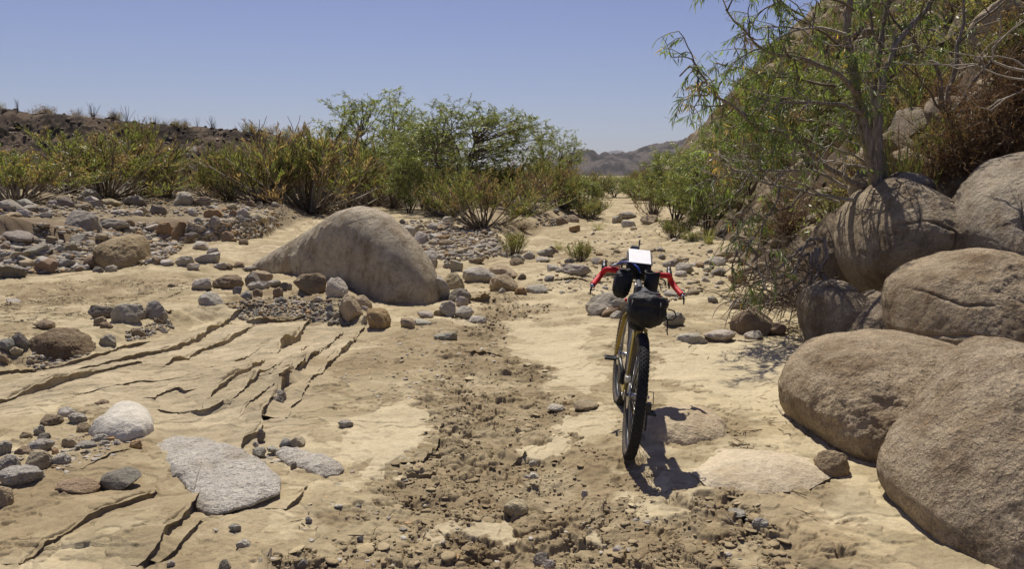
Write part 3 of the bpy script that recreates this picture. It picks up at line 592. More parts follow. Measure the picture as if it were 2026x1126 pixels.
T = [
 # gravel bar, left
 (131, 197, 413, 463, 'g', 'r', 'large rounded grey boulder perched on the mud terrace of the gravel bar'), (0, 42, 394, 419, 'g', 'r'), (36, 66, 391, 409, 'w', 'r'), (30, 66, 411, 428, 'w', 'a'), (6, 41, 418, 431, 't', 'f'),
 (78, 104, 418, 432, 'g', 'a'), (44, 76, 405, 418, 'g', 'f'), (74, 92, 408, 424, 'g', 'r'), (115, 145, 387, 410, 'd', 'a', 'dark grey rock leaning beside the pale stick on the gravel bar'), (97, 117, 394, 406, 'w', 'r'), (157, 198, 372, 393, 'g', 'r'), (167, 194, 384, 400, 'w', 'r'),
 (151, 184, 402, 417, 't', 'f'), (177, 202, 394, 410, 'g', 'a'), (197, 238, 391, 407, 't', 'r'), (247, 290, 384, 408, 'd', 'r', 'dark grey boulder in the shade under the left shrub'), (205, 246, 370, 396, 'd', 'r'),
 (343, 388, 374, 407, 'g', 'r', 'big rounded grey boulder at the foot of the shrubs on the gravel bar'), (386, 418, 386, 408, 'b', 'a'), (299, 330, 403, 425, 'd', 'a', 'dark grey pyramid shaped rock on the gravel bar'), (261, 285, 414, 427, 'w', 'f', 'pale flat stone at the lip of the mud terrace'), (232, 262, 412, 424, 't', 'f'), (218, 248, 415, 425, 'w', 'f'), (267, 291, 408, 426, 't', 'r'),
 (372, 392, 409, 427, 'w', 'r'), (7, 66, 465, 491, 'g', 'r', 'long grey boulder overhanging a dark hollow at the left edge'), (80, 108, 451, 469, 'g', 'a'), (94, 116, 466, 489, 'b', 'a'), (138, 174, 461, 486, 'g', 'a', 'blocky grey rock left of the yellowish tan boulder'), (170, 188, 477, 491, 'g', 'r'),
 (198, 256, 434, 459, 'g', 'a', 'broad grey rock right of the perched boulder'), (189, 209, 456, 471, 'g', 'r'), (245, 268, 447, 460, 'w', 'r'), (52, 98, 488, 516, 'w', 'a', 'pale grey pointed boulder among cobbles at the far left'), (105, 129, 485, 504, 'w', 'r'), (125, 152, 485, 503, 't', 'a'),
 (73, 112, 513, 541, 'b', 'a', 'brown split boulder at the front edge of the gravel bar'), (3, 53, 522, 551, 'd', 'a', 'dark grey slabby boulder at the left front of the gravel bar'), (163, 203, 503, 533, 'b', 'r', 'brown grey boulder in front of the yellowish tan boulder'), (196, 211, 501, 523, 'b', 'r'), (208, 232, 523, 538, 'g', 'r'), (183, 204, 527, 539, 'd', 'r'), (127, 145, 502, 517, 'g', 'r'), (0, 20, 470, 486, 'b', 'r'), (0, 18, 498, 520, 'g', 'r'),
 (340, 373, 436, 478, 'o', 'r', 'orange tan boulder set in the end of the cut gravel bank'), (310, 345, 438, 470, 'o', 'r'), (404, 443, 413, 430, 'o', 'f', 'flat orange tan stone jutting over the cut bank'), (467, 496, 408, 434, 'w', 'r', 'pale round boulder on top of the cut bank'), (494, 530, 418, 439, 't', 'r'), (467, 487, 430, 450, 'g', 'r'), (415, 438, 446, 470, 'g', 'r'), (439, 464, 456, 476, 'b', 'r', 'reddish brown rock at the foot of the cut bank'), (473, 492, 472, 484, 'b', 'r'), (528, 545, 427, 440, 'w', 'f'), (485, 504, 395, 409, 'b', 'r'), (503, 530, 393, 402, 'w', 'f', 'flat white stone below the dark twiggy shrub'), (445, 470, 402, 415, 't', 'f'), (410, 432, 404, 416, 'g', 'r'), (453, 471, 412, 430, 'b', 'r'),
 (381, 413, 475, 494, 'w', 'r'), (409, 434, 488, 504, 'w', 'f'), (387, 442, 499, 519, 'w', 'f', 'whitish flat stone half buried in sand left of the great boulder'), (348, 382, 506, 526, 'g', 'f'), (440, 460, 521, 533, 'b', 'a'), (418, 448, 520, 532, 'w', 'f'), (461, 483, 518, 531, 'b', 'r'), (480, 508, 525, 537, 'g', 'f'), (315, 345, 512, 526, 'w', 'f'), (370, 396, 520, 533, 'w', 'r'), (300, 318, 508, 524, 'b', 'a'),
 # cluster in front of the great boulder
 (421, 481, 541, 571, 'b', 'r', 'lumpy brown boulder left end of the cluster before the great boulder'), (484, 516, 537, 565, 'd', 'r', 'dark grey round rock beside the lumpy brown boulder'), (497, 541, 533, 558, 't', 'a', 'blocky tan rock behind the dark round rock'), (490, 533, 554, 574, 'w', 'f', 'pale flat topped rock in the middle of the cluster'), (525, 556, 552, 567, 'g', 'f'), (388, 439, 578, 610, 'w', 'r', 'pale oval boulder on a dark hollow above the layered mud'), (379, 421, 549, 575, 'w', 'f'),
 (585, 650, 536, 582, 'b', 'a', 'tilted brown boulder with a rusty right face'), (645, 690, 545, 590, 'w', 'r', 'rounded pale boulder touching the great boulder'), (670, 716, 582, 636, 't', 'r', 'upright tan boulder at the great boulder\'s foot'), (702, 737, 580, 612, 't', 'r', 'smooth tan rock tucked behind the upright one'), (723, 773, 606, 656, 'o', 'r', 'rounded rusty tan boulder right of the upright tan one'), (712, 732, 602, 616, 'w', 'f'), (659, 676, 614, 633, 't', 'a'), (715, 727, 622, 640, 'w', 'r'),
 (461, 480, 565, 583, 'k', 'r'), (477, 500, 574, 592, 'k', 'a'), (540, 560, 566, 585, 'b', 'r'), (554, 570, 555, 575, 'd', 'r'), (565, 578, 558, 572, 'g', 'r'), (500, 520, 570, 586, 'b', 'r'), (545, 568, 588, 604, 'd', 'a'), (645, 660, 603, 618, 'k', 'r'), (646, 660, 615, 630, 'k', 'r'), (620, 640, 586, 600, 'w', 'a'),
 # left middle
 (178, 234, 601, 631, 'd', 'a', 'dark angular rock left of three boulders on the sand flat'), (224, 286, 596, 641, 'g', 'r', 'broad brownish grey boulder in the row of three'), (287, 331, 593, 637, 'g', 'r', 'upright grey boulder right end of the row of three'), (271, 293, 608, 632, 'w', 'r'), (186, 212, 624, 646, 'b', 'r'), (199, 224, 637, 652, 'b', 'r'), (198, 236, 659, 694, 'g', 'r', 'grey boulder alone above the layered mud'), (68, 110, 632, 652, 'b', 'a', 'brown crumbly lump alone on the sand flat'),
 (27, 58, 659, 696, 'd', 'r', 'dark grey standing rock left of the mud block'), (0, 31, 674, 700, 'k', 'r'), (20, 46, 689, 708, 't', 'a'), (260, 286, 650, 673, 'b', 'a'), (313, 334, 648, 664, 'g', 'r'), (304, 322, 628, 644, 'b', 'a'), (318, 336, 625, 640, 'w', 'f'), (242, 260, 676, 688, 'g', 'r'), (148, 170, 670, 686, 'b', 'a'), (0, 18, 700, 724, 'b', 'a'), (10, 40, 590, 602, 'w', 'f'), (332, 352, 560, 568, 'b', 'f'),
 # bottom left
 (192, 279, 930, 971, 'd', 'a', 'dark angular granite rock on the damp sand'), (112, 200, 950, 984, 'b', 'r', 'long brown double humped rock on the damp sand'), (-4, 85, 920, 967, 's', 'r', 'speckled grey boulder tilted at the left edge'), (51, 105, 888, 933, 't', 'r', 'tan boulder leaning on the speckled one'), (100, 141, 894, 925, 'g', 'r'), (31, 64, 882, 901, 'b', 'r'), (58, 108, 869, 895, 's', 'r'), (122, 167, 861, 884, 't', 'f'), (152, 192, 872, 893, 's', 'a'), (189, 217, 871, 886, 'g', 'r'), (184, 214, 857, 876, 's', 'r'), (-12, 24, 869, 904, 's', 'r'), (-4, 42, 899, 932, 's', 'f'),
 (80, 124, 820, 842, 'b', 'r', 'flattish dark brown rock behind the pale boulder'), (116, 151, 805, 826, 'w', 'f'), (135, 172, 816, 840, 's', 'a'), (152, 185, 835, 853, 'b', 'r', 'rounded brown stone touching the tip of the pale boulder'), (67, 90, 839, 859, 's', 'r'), (39, 63, 854, 868, 'b', 'r'), (75, 100, 856, 873, 'd', 'a'), (186, 216, 790, 805, 'b', 'r'), (-16, 27, 955, 1006, 't', 'r', 'pale tan boulder cut off by the left edge'), (256, 282, 869, 888, 'o', 'f'), (102, 116, 886, 900, 'o', 'r'), (218, 236, 805, 815, 'w', 'f'), (160, 176, 893, 902, 'o', 'r'), (168, 180, 888, 902, 'g', 'r'), (226, 240, 870, 882, 'g', 'r'),
 (540, 566, 769, 791, 'g', 'r'), (532, 562, 780, 806, 's', 'r'), (509, 525, 845, 868, 's', 'r'), (499, 527, 884, 903, 'g', 'a'), (553, 578, 868, 882, 'k', 'f'), (573, 605, 862, 882, 't', 'f', 'oval tan pebble above the small embedded granite'), (528, 552, 882, 894, 'w', 'r'), (500, 512, 872, 884, 'w', 'r'), (453, 477, 1036, 1054, 's', 'r'), (467, 496, 1066, 1086, 'g', 'r'), (538, 561, 1092, 1112, 'b', 'r'), (588, 611, 1105, 1124, 'k', 'r'), (432, 458, 1106, 1128, 'g', 'r'), (508, 526, 1104, 1124, 'w', 'r'), (330, 347, 1108, 1122, 'g', 'a'), (669, 699, 830, 847, 's', 'f'), (574, 588, 912, 926, 'd', 'r'), (604, 618, 1022, 1034, 'k', 'r'), (700, 716, 998, 1008, 'k', 'f'), (706, 720, 1060, 1072, 'k', 'r'),
 # right of the great boulder
 (848, 890, 538, 594, 'w', 'a', 'upright white slab standing right of the great boulder'), (876, 920, 535, 575, 't', 'r', 'tan boulder behind the white slab'), (887, 932, 566, 598, 'd', 'r', 'dark grey rounded boulder right of the white slab'), (901, 928, 584, 607, 'w', 'a'), (870, 903, 591, 626, 'g', 'a', 'wedge shaped grey rock below the white slab'), (900, 938, 603, 628, 'w', 'f'), (927, 963, 624, 641, 'w', 'f'), (825, 858, 615, 630, 'w', 'r'), (792, 821, 626, 652, 't', 'r', 'rounded tan rock just right of the great boulder\'s base'), (819, 855, 630, 645, 'w', 'f'), (856, 905, 655, 672, 'g', 'f', 'flat grey wedge lying alone on the brown sand'), (858, 878, 612, 624, 'b', 'r'),
 (779, 823, 440, 472, 'w', 'r', 'pale boulder peering from behind the great boulder'), (813, 840, 442, 460, 't', 'r'), (819, 848, 457, 484, 'w', 'r'), (799, 825, 468, 494, 'g', 'r'), (827, 870, 493, 516, 'w', 'r', 'pale flat topped boulder right of the great boulder'), (836, 862, 510, 538, 'g', 'r'), (876, 893, 518, 533, 'g', 'r'), (890, 916, 512, 537, 'g', 'a', 'leaning grey rock left of the brick shaped stone'), (928, 958, 508, 522, 'b', 'a', 'brown brick shaped stone lying in the wash'), (853, 866, 512, 528, 't', 'a'), (790, 802, 432, 444, 'k', 'a'), (866, 900, 472, 488, 'b', 'f'), (872, 900, 426, 440, 'w', 'r'), (848, 878, 461, 476, 'w', 'f'),
 (916, 983, 526, 558, 'w', 'r', 'wide whitish boulder in mid wash'), (915, 934, 533, 550, 'g', 'r'), (958, 1026, 523, 552, 't', 'r', 'low brownish boulder behind the round one'), (968, 1026, 538, 577, 't', 'r', 'round olive tan boulder in mid wash'), (1023, 1041, 540, 553, 'd', 'r'), (1017, 1043, 567, 585, 'o', 'r'), (1038, 1086, 562, 580, 'w', 'r', 'whitish stone set in sand beyond the crumbly rut'), (1009, 1036, 509, 525, 'b', 'r'), (1011, 1038, 501, 518, 'g', 'r'), (1035, 1059, 495, 514, 'w', 'r'), (1061, 1094, 489, 507, 'g', 'f'), (1082, 1105, 484, 503, 't', 'a'), (1082, 1109, 521, 537, 'w', 'f'), (1108, 1170, 519, 547, 'g', 'a', 'long flat grey boulder in the middle of the wash'), (986, 1000, 568, 580, 'w', 'r'), (1060, 1090, 508, 518, 'w', 'f'),
 (1126, 1148, 445, 460, 'o', 'a', 'orange brown angular rock in the far wash'), (1122, 1146, 423, 440, 't', 'r'), (1100, 1124, 428, 444, 'b', 'r'), (1168, 1197, 371, 390, 'g', 'r', 'grey boulder at the far bend of the wash'), (1226, 1259, 418, 433, 'g', 'r'), (1211, 1232, 424, 441, 'g', 'a'), (1229, 1257, 434, 449, 'w', 'f'), (1266, 1302, 425, 444, 't', 'a', 'tan wedge shaped boulder in the far wash'), (1453, 1487, 434, 467, 't', 'r'), (1410, 1458, 493, 520, 't', 'a', 'slanting tan boulder under the hanging branches'), (1391, 1412, 512, 526, 'w', 'r'), (1310, 1341, 511, 528, 'g', 'f'), (1336, 1373, 520, 540, 'g', 'r'), (1326, 1352, 507, 520, 't', 'r'), (1332, 1360, 533, 548, 'w', 'f'), (1190, 1226, 512, 546, 't', 'r', 'tan rock just behind the left brake lever'), (1224, 1246, 508, 524, 'w', 'r'), (1386, 1404, 546, 560, 'w', 'f'),
 (1158, 1248, 572, 625, 'g', 'r', 'broad grey boulder behind the bicycle under the left grip'), (1184, 1236, 593, 627, 'b', 'a', 'dark brown slab leaning on the broad grey boulder'), (1207, 1236, 613, 632, 'w', 'r'), (1310, 1353, 614, 646, 'g', 'r', 'grey rock half hidden by the black saddle bag'), (1446, 1527, 606, 664, 'b', 'a', 'large blocky brown rock on the right of the wash'), (1517, 1554, 636, 664, 'b', 'a', 'small brown rock right of the blocky one'), (1472, 1512, 654, 672, 'g', 'f'), (1338, 1398, 656, 679, 'w', 'f', 'whitish flat slab in sand right of the rear wheel'), (1390, 1456, 651, 677, 'w', 'f', 'longer humped whitish slab touching the blocky brown rock'), (1443, 1477, 590, 612, 'w', 'r'), (1400, 1420, 584, 598, 'g', 'r'), (1360, 1384, 570, 584, 't', 'f'),
 (1082, 1119, 800, 815, 'w', 'f', 'flat white stone left of the rear wheel'), (1133, 1187, 792, 812, 't', 'f'), (1612, 1680, 890, 944, 'b', 'r', 'rounded brown rock on sand against the lower right boulder'), (995, 1046, 989, 1017, 't', 'r', 'smooth tan cobble in the crumbly rut'), (1426, 1476, 1007, 1025, 's', 'f', 'speckled flat pebble on brown sand at lower right'), (1486, 1521, 1021, 1052, 's', 'r', 'speckled round pebble at lower right'), (1053, 1088, 1093, 1122, 'd', 'a', 'dark slate chip at the bottom edge'), (1074, 1100, 1106, 1128, 'g', 'r'), (1211, 1237, 1079, 1099, 'w', 'a', 'small white chip by the bottom edge'), (1150, 1164, 969, 986, 'w', 'r'), (1045, 1066, 933, 951, 'w', 'r'), (1034, 1048, 938, 952, 'w', 'r'), (1046, 1062, 910, 922, 'w', 'r'),
]
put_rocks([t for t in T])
M_SAND_ROCK = mat_rock('dusty_granite', 0.15, 0.5)
# ---- bespoke boulders from their outlines, each at its own distance with its own depth
def outline_boulder(name, pts, Y, thick, label, col, seed, lean=0.0, q=0.75, p=0.9, sub=6, nz=(0.05, 0.02), mat=None, back=None, dents=(), yaw=0.0, cracks=(), cuts=7, drop=0.0):
    pts = np.array(pts, float); pm = (pts[:, 0].max() + pts[:, 0].min()) / 2       # yaw: metres further away per photo pixel to the right
    w = np.array([P(a, b, Y + yaw * (a - pm)) for a, b in pts]); ys_ = w[:, 1]; w = w[:, [0, 2]]; c = (w.max(0) + w.min(0)) / 2
    sk = np.polyfit(w[:, 0] - c[0], ys_ - Y, 1)[0] if yaw else 0.0
    th = np.linspace(-math.pi, math.pi, 361)[:-1]; rad = np.zeros(360); n = len(w)
    for k, a in enumerate(th):
        d = np.array([math.cos(a), math.sin(a)]); best = 0
        for i in range(n):
            A = w[i] - c; B = w[(i + 1) % n] - c; e = B - A; den = d[0] * e[1] - d[1] * e[0]
            if abs(den) < 1e-12: continue
            t = (A[0] * e[1] - A[1] * e[0]) / den; s = (A[0] * d[1] - A[1] * d[0]) / den
            if t > 0 and -1e-6 <= s <= 1 + 1e-6: best = max(best, t)
        rad[k] = best
    ker = np.exp(-np.linspace(-2, 2, 9) ** 2); ker /= ker.sum(); rad = np.convolve(np.concatenate([rad[-4:], rad, rad[:4]]), ker, 'valid')
    d, f = ico(sub); a = np.arctan2(d[:, 2], d[:, 0]); Rr = np.interp(a, np.concatenate([th, [math.pi]]), np.concatenate([rad, rad[:1]]))
    cs = np.hypot(d[:, 0], d[:, 2]) ** p; dep = np.sign(d[:, 1]) * np.abs(d[:, 1]) ** q
    sz = rad.mean(); T2 = np.where(d[:, 1] > 0, back or thick, thick)
    v = np.stack([Rr * cs * np.cos(a), dep * T2, Rr * cs * np.sin(a)], -1)
    v[:, 1] += lean * v[:, 2] + sk * v[:, 0]
    g = d * 1.6 / 1.0 + seed
    v += d * (sz * (nz[0] * fbm3(v / sz * 1.3 + seed, 4, 0.5, seed) + nz[1] * fbm3(v / sz * 6 + seed, 4, 0.6, seed + 1) - 0.03 * np.abs(fbm3(v / sz * 2.2 + seed, 3, 0.5, seed + 2))) * np.minimum(1.0, 0.35 + np.abs(d[:, 1])))[:, None]
    rc = np.random.RandomState(seed * 7 + 1); nv_ = v / np.abs(v).max(0)          # flatter faces where the rock has split
    for k in range(cuts):
        nr = rc.randn(3); nr[1] = -abs(nr[1]) * 1.3; nr /= np.linalg.norm(nr); s_ = nv_ @ nr - rc.uniform(.74, .90); s_ = np.where(s_ > -.9, (np.sqrt(s_ * s_ + .012) + s_) * .5, 0); nv_ = nv_ - (s_ * .6)[:, None] * nr
    v = nv_ * np.abs(v).max(0)
    for cl in cracks:                        # weathered joints: a narrow groove with one lip raised
        q = np.array([P(a_, b_, Y)[[0, 2]] - c for a_, b_ in cl]); wob = .02 * fbm3(v * 6 + seed, 3, .5, seed); dd, sd, tt = seg_dist(v[:, 0] + wob, v[:, 2] + wob, q)
        am = np.clip(np.sin(np.pi * tt), 0, 1) ** .4 * (d[:, 1] < .3); v[:, 1] += am * (.030 * np.exp(-(dd / .012) ** 2) + .010 * (sd > 0) * np.exp(-dd / .10))
    for (dx, dz, rr, am) in dents:          # hollows and knobs on the near face
        qd = (v[:, 0] - P(dx, dz, Y)[0] + c[0]) ** 2 + (v[:, 2] - P(dx, dz, Y)[2] + c[1]) ** 2
        v[:, 1] += np.where(d[:, 1] < 0.2, am * np.exp(-qd / rr ** 2), 0)
    o = link(name, mesh_np(name, v, f, mat or M_BOULD), None, (c[0], Y, c[1] - drop)); o.color = (*col, 1)
    return tag(o, label, 'boulder')
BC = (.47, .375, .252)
outline_boulder('boulder', [(497, 524), (530, 505), (560, 487), (610, 459), (650, 435), (680, 415), (712, 406), (745, 410), (775, 425), (802, 450), (824, 474), (846, 498), (872, 528), (892, 560), (902, 595), (900, 655), (810, 670), (740, 640), (650, 600), (570, 560)], 11.6, 0.62,
    'great rounded tan boulder with a shaded face in the left middle of the wash', (.60, .52, .385), 3, lean=-0.02, q=0.46, p=0.85, sub=7, nz=(0.03, 0.007), back=0.75, yaw=-0.0095, cuts=3, dents=[(800, 560, .16, -.10), (855, 600, .22, -.10)])
outline_boulder('boulder', [(1565, 800), (1568, 765), (1587, 720), (1622, 690), (1667, 668), (1722, 660), (1782, 657), (1842, 657), (1892, 665), (1952, 682), (2002, 702), (1997, 745), (1962, 790), (1917, 840), (1882, 890), (1822, 935), (1757, 950), (1712, 948), (1667, 930), (1622, 905), (1592, 868), (1570, 835)], 4.80, 0.78,
    'big rounded brown boulder standing in the sand on the right, below the domed one', BC, 5, drop=.075, lean=0.42, q=0.8, sub=7, nz=(0.06, 0.016), dents=[(1712, 870, .13, .10), (1600, 830, .25, .05), (1800, 800, .3, -.05)])
outline_boulder('boulder', [(1793, 945), (1808, 910), (1836, 872), (1896, 815), (1966, 745), (2026, 692), (2096, 660), (2196, 680), (2296, 780), (2336, 900), (2326, 1080), (2256, 1260), (2116, 1330), (1996, 1290), (1926, 1200), (1876, 1105), (1826, 1030), (1798, 985)], 3.44, 0.70,
    'nearest brown boulder filling the lower right corner', (.47, .38, .262), 7, cuts=3, drop=.115, lean=0.5, q=0.8, sub=7, nz=(0.045, 0.015))
outline_boulder('boulder', [(1766, 650), (1775, 600), (1795, 560), (1835, 535), (1880, 520), (1940, 502), (1990, 497), (2030, 505), (2080, 525), (2140, 570), (2170, 640), (2150, 740), (2060, 790), (1970, 790), (1870, 760), (1800, 720)], 6.2, 0.75,
    'broad domed brown boulder at the right edge above the big rounded one', BC, 9, lean=0.45, q=0.8, sub=7, nz=(0.055, 0.016), cracks=[[(1780, 655), (1850, 640), (1920, 650), (1990, 680)], [(2000, 590), (1960, 620), (1930, 650)], [(1800, 570), (1850, 590), (1900, 585)]])
outline_boulder('boulder', [(1588, 640), (1590, 602), (1605, 576), (1632, 560), (1665, 555), (1700, 562), (1724, 576), (1732, 592), (1705, 620), (1680, 690), (1640, 710), (1600, 690)], 7.5, 0.5,
    'smaller round brown boulder with a diagonal crack beside it', (.40, .33, .235), 11, lean=0.3, q=0.85, sub=6, cracks=[[(1720, 590), (1690, 620), (1650, 655), (1630, 672)]])
outline_boulder('boulder', [(1640, 690), (1668, 655), (1695, 622), (1730, 596), (1770, 582), (1800, 620), (1800, 720), (1720, 740)], 7.1, 0.45,
    'low brown slab wedged between the round boulder and the domed one', (.40, .33, .24), 12, lean=0.8, q=0.8, sub=6)
outline_boulder('boulder', [(1652, 470), (1665, 440), (1690, 408), (1722, 382), (1765, 358), (1800, 342), (1840, 352), (1880, 372), (1925, 415), (1945, 470), (1945, 570), (1880, 640), (1770, 650), (1700, 620), (1672, 560), (1654, 510)], 8.5, 0.85,
    'large overhanging grey brown boulder under the tree with a dark hollow below', (.45, .37, .26), 13, lean=0.12, q=0.72, p=.72, sub=7, nz=(0.04, 0.012), dents=[(1760, 460, .3, -.12), (1830, 470, .2, -.16), (1760, 590, .5, .25)], cracks=[[(1768, 375), (1755, 420), (1740, 450)], [(1800, 370), (1830, 400), (1850, 440)], [(1700, 440), (1760, 430), (1800, 450), (1790, 520)]])
outline_boulder('boulder', [(1764, 372), (1766, 352), (1788, 337), (1815, 338), (1836, 352), (1842, 376), (1800, 392)], 8.8, 0.35, 'small grey knob of rock on top of the overhanging boulder', (.36, .31, .24), 15, sub=5)
outline_boulder('boulder', [(1870, 520), (1890, 460), (1920, 402), (1960, 360), (2000, 330), (2040, 305), (2120, 285), (2200, 350), (2200, 520), (2120, 570), (2000, 570), (1920, 560)], 7.6, 0.7,
    'steep grey slab of rock sloping up to the right edge', (.44, .375, .285), 17, lean=0.75, q=0.8, sub=7, nz=(0.04, 0.014), dents=[(1960, 450, .12, .10)], cracks=[[(1985, 360), (1960, 420), (1950, 480), (1935, 505)], [(2026, 400), (1990, 450), (1975, 495)]])
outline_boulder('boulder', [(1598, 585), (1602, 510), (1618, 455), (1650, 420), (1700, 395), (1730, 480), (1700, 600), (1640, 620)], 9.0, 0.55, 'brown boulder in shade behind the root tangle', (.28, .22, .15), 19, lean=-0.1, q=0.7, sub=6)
outline_boulder('boulder', [(187, 520), (188, 490), (196, 474), (215, 466), (245, 463), (268, 468), (282, 482), (292, 505), (303, 527), (270, 545), (210, 545)], 12.9, 0.45, 'yellowish tan boulder with faint banding at the front of the gravel bar', (.47, .37, .22), 21, lean=0.5, q=0.8, sub=6)
outline_boulder('boulder', [(50, 700), (62, 668), (90, 654), (130, 656), (160, 670), (182, 700), (176, 730), (120, 745), (60, 740)], 6.95, 0.26, 'block of crusted brown mud capped with pale granite', (.34, .26, .165), 29, lean=0.15, q=0.6, sub=6, nz=(.10, .05))
# two granite slabs half drowned in the sand: lens shapes laid on the ground
def ground_slab(outline, z0, height, label, col, seed, name='granite_slab', mat=None, rough=.007, tilt=0.0, q=1.0):
    w = plane([p[0] for p in outline], [p[1] for p in outline], z0); c = w.mean(0); n = len(w)
    th = np.linspace(-math.pi, math.pi, 361)[:-1]; rad = np.zeros(360)
    for k, a in enumerate(th):
        d = np.array([math.cos(a), math.sin(a)])
        for i in range(n):
            A = w[i] - c; B = w[(i + 1) % n] - c; e = B - A; den = d[0] * e[1] - d[1] * e[0]
            if abs(den) < 1e-12: continue
            t = (A[0] * e[1] - A[1] * e[0]) / den; s = (A[0] * d[1] - A[1] * d[0]) / den
            if t > 0 and -1e-6 <= s <= 1 + 1e-6: rad[k] = max(rad[k], t)
    d, f = ico(7); a = np.arctan2(d[:, 1], d[:, 0]); Rr = np.interp(a, np.concatenate([th, [math.pi]]), np.concatenate([rad, rad[:1]]))
    cs = np.hypot(d[:, 0], d[:, 1]) ** (0.8 if q < 1.5 else 1.0)
    v = np.stack([Rr * cs * np.cos(a), Rr * cs * np.sin(a), np.sign(d[:, 2]) * np.abs(d[:, 2]) ** q * height], -1)
    v[:, 2] += 0.014 * fbm3(v * 3 + seed, 4, 0.5, seed) + rough * fbm3(v * 14 + seed, 4, 0.6, seed) + tilt * v[:, 0]
    v[:, :2] += (0.02 * fbm3(v * 5 + seed, 3, 0.5, seed + 3))[:, None] * d[:, :2]
    o = link(name, mesh_np(name, v, f, mat or M_SPECK), None, (c[0], c[1], z0 + float(macro(c[0:1], c[1:2])[0]))); o.color = (*col, 1); return tag(o, label, 'boulder')
ground_slab([(174, 872), (196, 858), (215, 838), (240, 822), (264, 820), (288, 830), (304, 848), (306, 868), (285, 880), (250, 886), (205, 882)], -0.01, 0.125, 'pale grey smooth boulder with a pointed left end', (.54, .505, .425), 23, 'boulder', M_SAND_ROCK, .003, 0.05, .95)
ground_slab([(1258, 862), (1275, 838), (1320, 822), (1370, 822), (1412, 832), (1438, 856), (1440, 880), (1400, 892), (1330, 890), (1280, 888)], -0.02, 0.115, 'low tan boulder lying in the bicycle\'s shadow', (.47, .385, .26), 25, 'boulder', M_SAND_ROCK, .006, 0.0, 1.2)
ground_slab([(1366, 945), (1385, 922), (1420, 900), (1470, 895), (1540, 902), (1625, 920), (1660, 945), (1600, 975), (1500, 985), (1430, 975), (1395, 972)], 0.0, 0.075, 'low smooth pale slab of rock dusted with sand right of the bicycle\'s shadow', (.52, .44, .31), 27, 'boulder', M_SAND_ROCK, .003, 0.0, 1.9)
ground_slab([(283, 872), (300, 862), (340, 858), (385, 862), (440, 882), (490, 905), (530, 930), (553, 960), (556, 995), (520, 1008), (480, 1018), (450, 1030), (410, 1030), (378, 1010), (385, 990), (362, 965), (340, 945), (325, 925), (310, 912), (292, 895)], -0.005, 0.060, 'broad speckled granite slab half buried in the sand, bottom left', (.54, .50, .425), 31, tilt=.07)
ground_slab([(535, 890), (560, 882), (600, 890), (640, 905), (672, 920), (683, 930), (668, 942), (630, 946), (595, 928), (560, 910)], -0.01, 0.042, 'smaller speckled granite slab right of the broad one', (.52, .48, .405), 33, tilt=.03)
# ---- cobbles that fill the gravel bar and the patch by the great boulder
# ---- gravel: pebbles nobody could count
def scatter_mesh(name, pts, size, cols, mat, label, flat=0.65, sub=1, seeds=6, tilt=0.3, sink=0.2, seed0=900, cat='gravel'):
    d, f = ico(sub); n = len(pts); pr = [rock_pts(d, seed0 + k, 7, 0.45, 0.8, 0.25, 0.05, 0.9) for k in range(seeds)]
    k = rng.randint(seeds, size=n); base = np.stack(pr)[k]; s = np.stack([size * rng.uniform(.8, 1.3, n), size * rng.uniform(.7, 1.0, n), size * flat * rng.uniform(.6, 1.2, n)], -1)
    v = base * s[:, None, :]; a = rng.uniform(0, 6.28, n); ca, sa = np.cos(a)[:, None], np.sin(a)[:, None]
    tx = rng.uniform(-tilt, tilt, n)[:, None]; v = np.stack([v[..., 0], v[..., 1] * np.cos(tx) - v[..., 2] * np.sin(tx), v[..., 1] * np.sin(tx) + v[..., 2] * np.cos(tx)], -1)
    v = np.stack([v[..., 0] * ca - v[..., 1] * sa, v[..., 0] * sa + v[..., 1] * ca, v[..., 2]], -1)
    q = pts.copy(); q[:, 2] += s[:, 2] * (0.5 - sink); v = v + q[:, None, :]
    F = (f[None] + (np.arange(n) * len(d))[:, None, None]).reshape(-1, 3)
    return tag(link(name, mesh_np(name, v.reshape(-1, 3), F, mat, True, np.repeat(cols, len(d), 0))), label, cat, None, 'stuff')
def sample_px(n, poly):
    poly = np.array(poly, float); out = []
    while sum(map(len, out)) < n:
        q = rng.uniform(poly.min(0), poly.max(0), (n * 2, 2)); out.append(q[poly_in(q[:, 0], q[:, 1], poly)])
    return np.concatenate(out)[:n]
pal = np.array([COL[c] for c in 'gggwwtttobddk'])
def ground_z(xy):
    return ground_fields(xy[:, 0], xy[:, 1])[0]
def gravel(name, polys, smin, smax, label, pc=None, **kw):
    pl_ = np.array([COL[c] for c in pc]) if pc else pal
    q = np.concatenate([sample_px(n, p) for n, p in polys]); g = raycast(q[:, 0], q[:, 1]); g[:, 2] = ground_z(g)
    n = len(g); size = smin + (smax - smin) * rng.rand(n) ** 3
    return scatter_mesh(name, g, size, pl_[rng.randint(len(pl_), size=n)] * rng.uniform(.8, 1.15, (n, 1)), M_ROCKC, label, **kw)
gravel('gravel', [(4200, [(0, 470), (0, 545), (130, 538), (320, 522), (370, 480), (330, 445), (255, 445), (180, 470), (130, 470)]), (1500, [(370, 440), (545, 430), (560, 448), (480, 476), (372, 478)]), (1500, [(0, 388), (330, 396), (560, 396), (620, 425), (545, 440), (380, 428), (0, 432)])],
       .04, .16, 'loose gravel packed between the cobbles of the left gravel bar')
gravel('gravel', [(2200, [(790, 440), (930, 432), (990, 470), (1010, 505), (930, 516), (880, 520), (835, 495)]), (500, [(1060, 445), (1190, 400), (1200, 412), (1090, 450)])], .04, .17, 'loose gravel strewn between the great boulder and the shrub island')
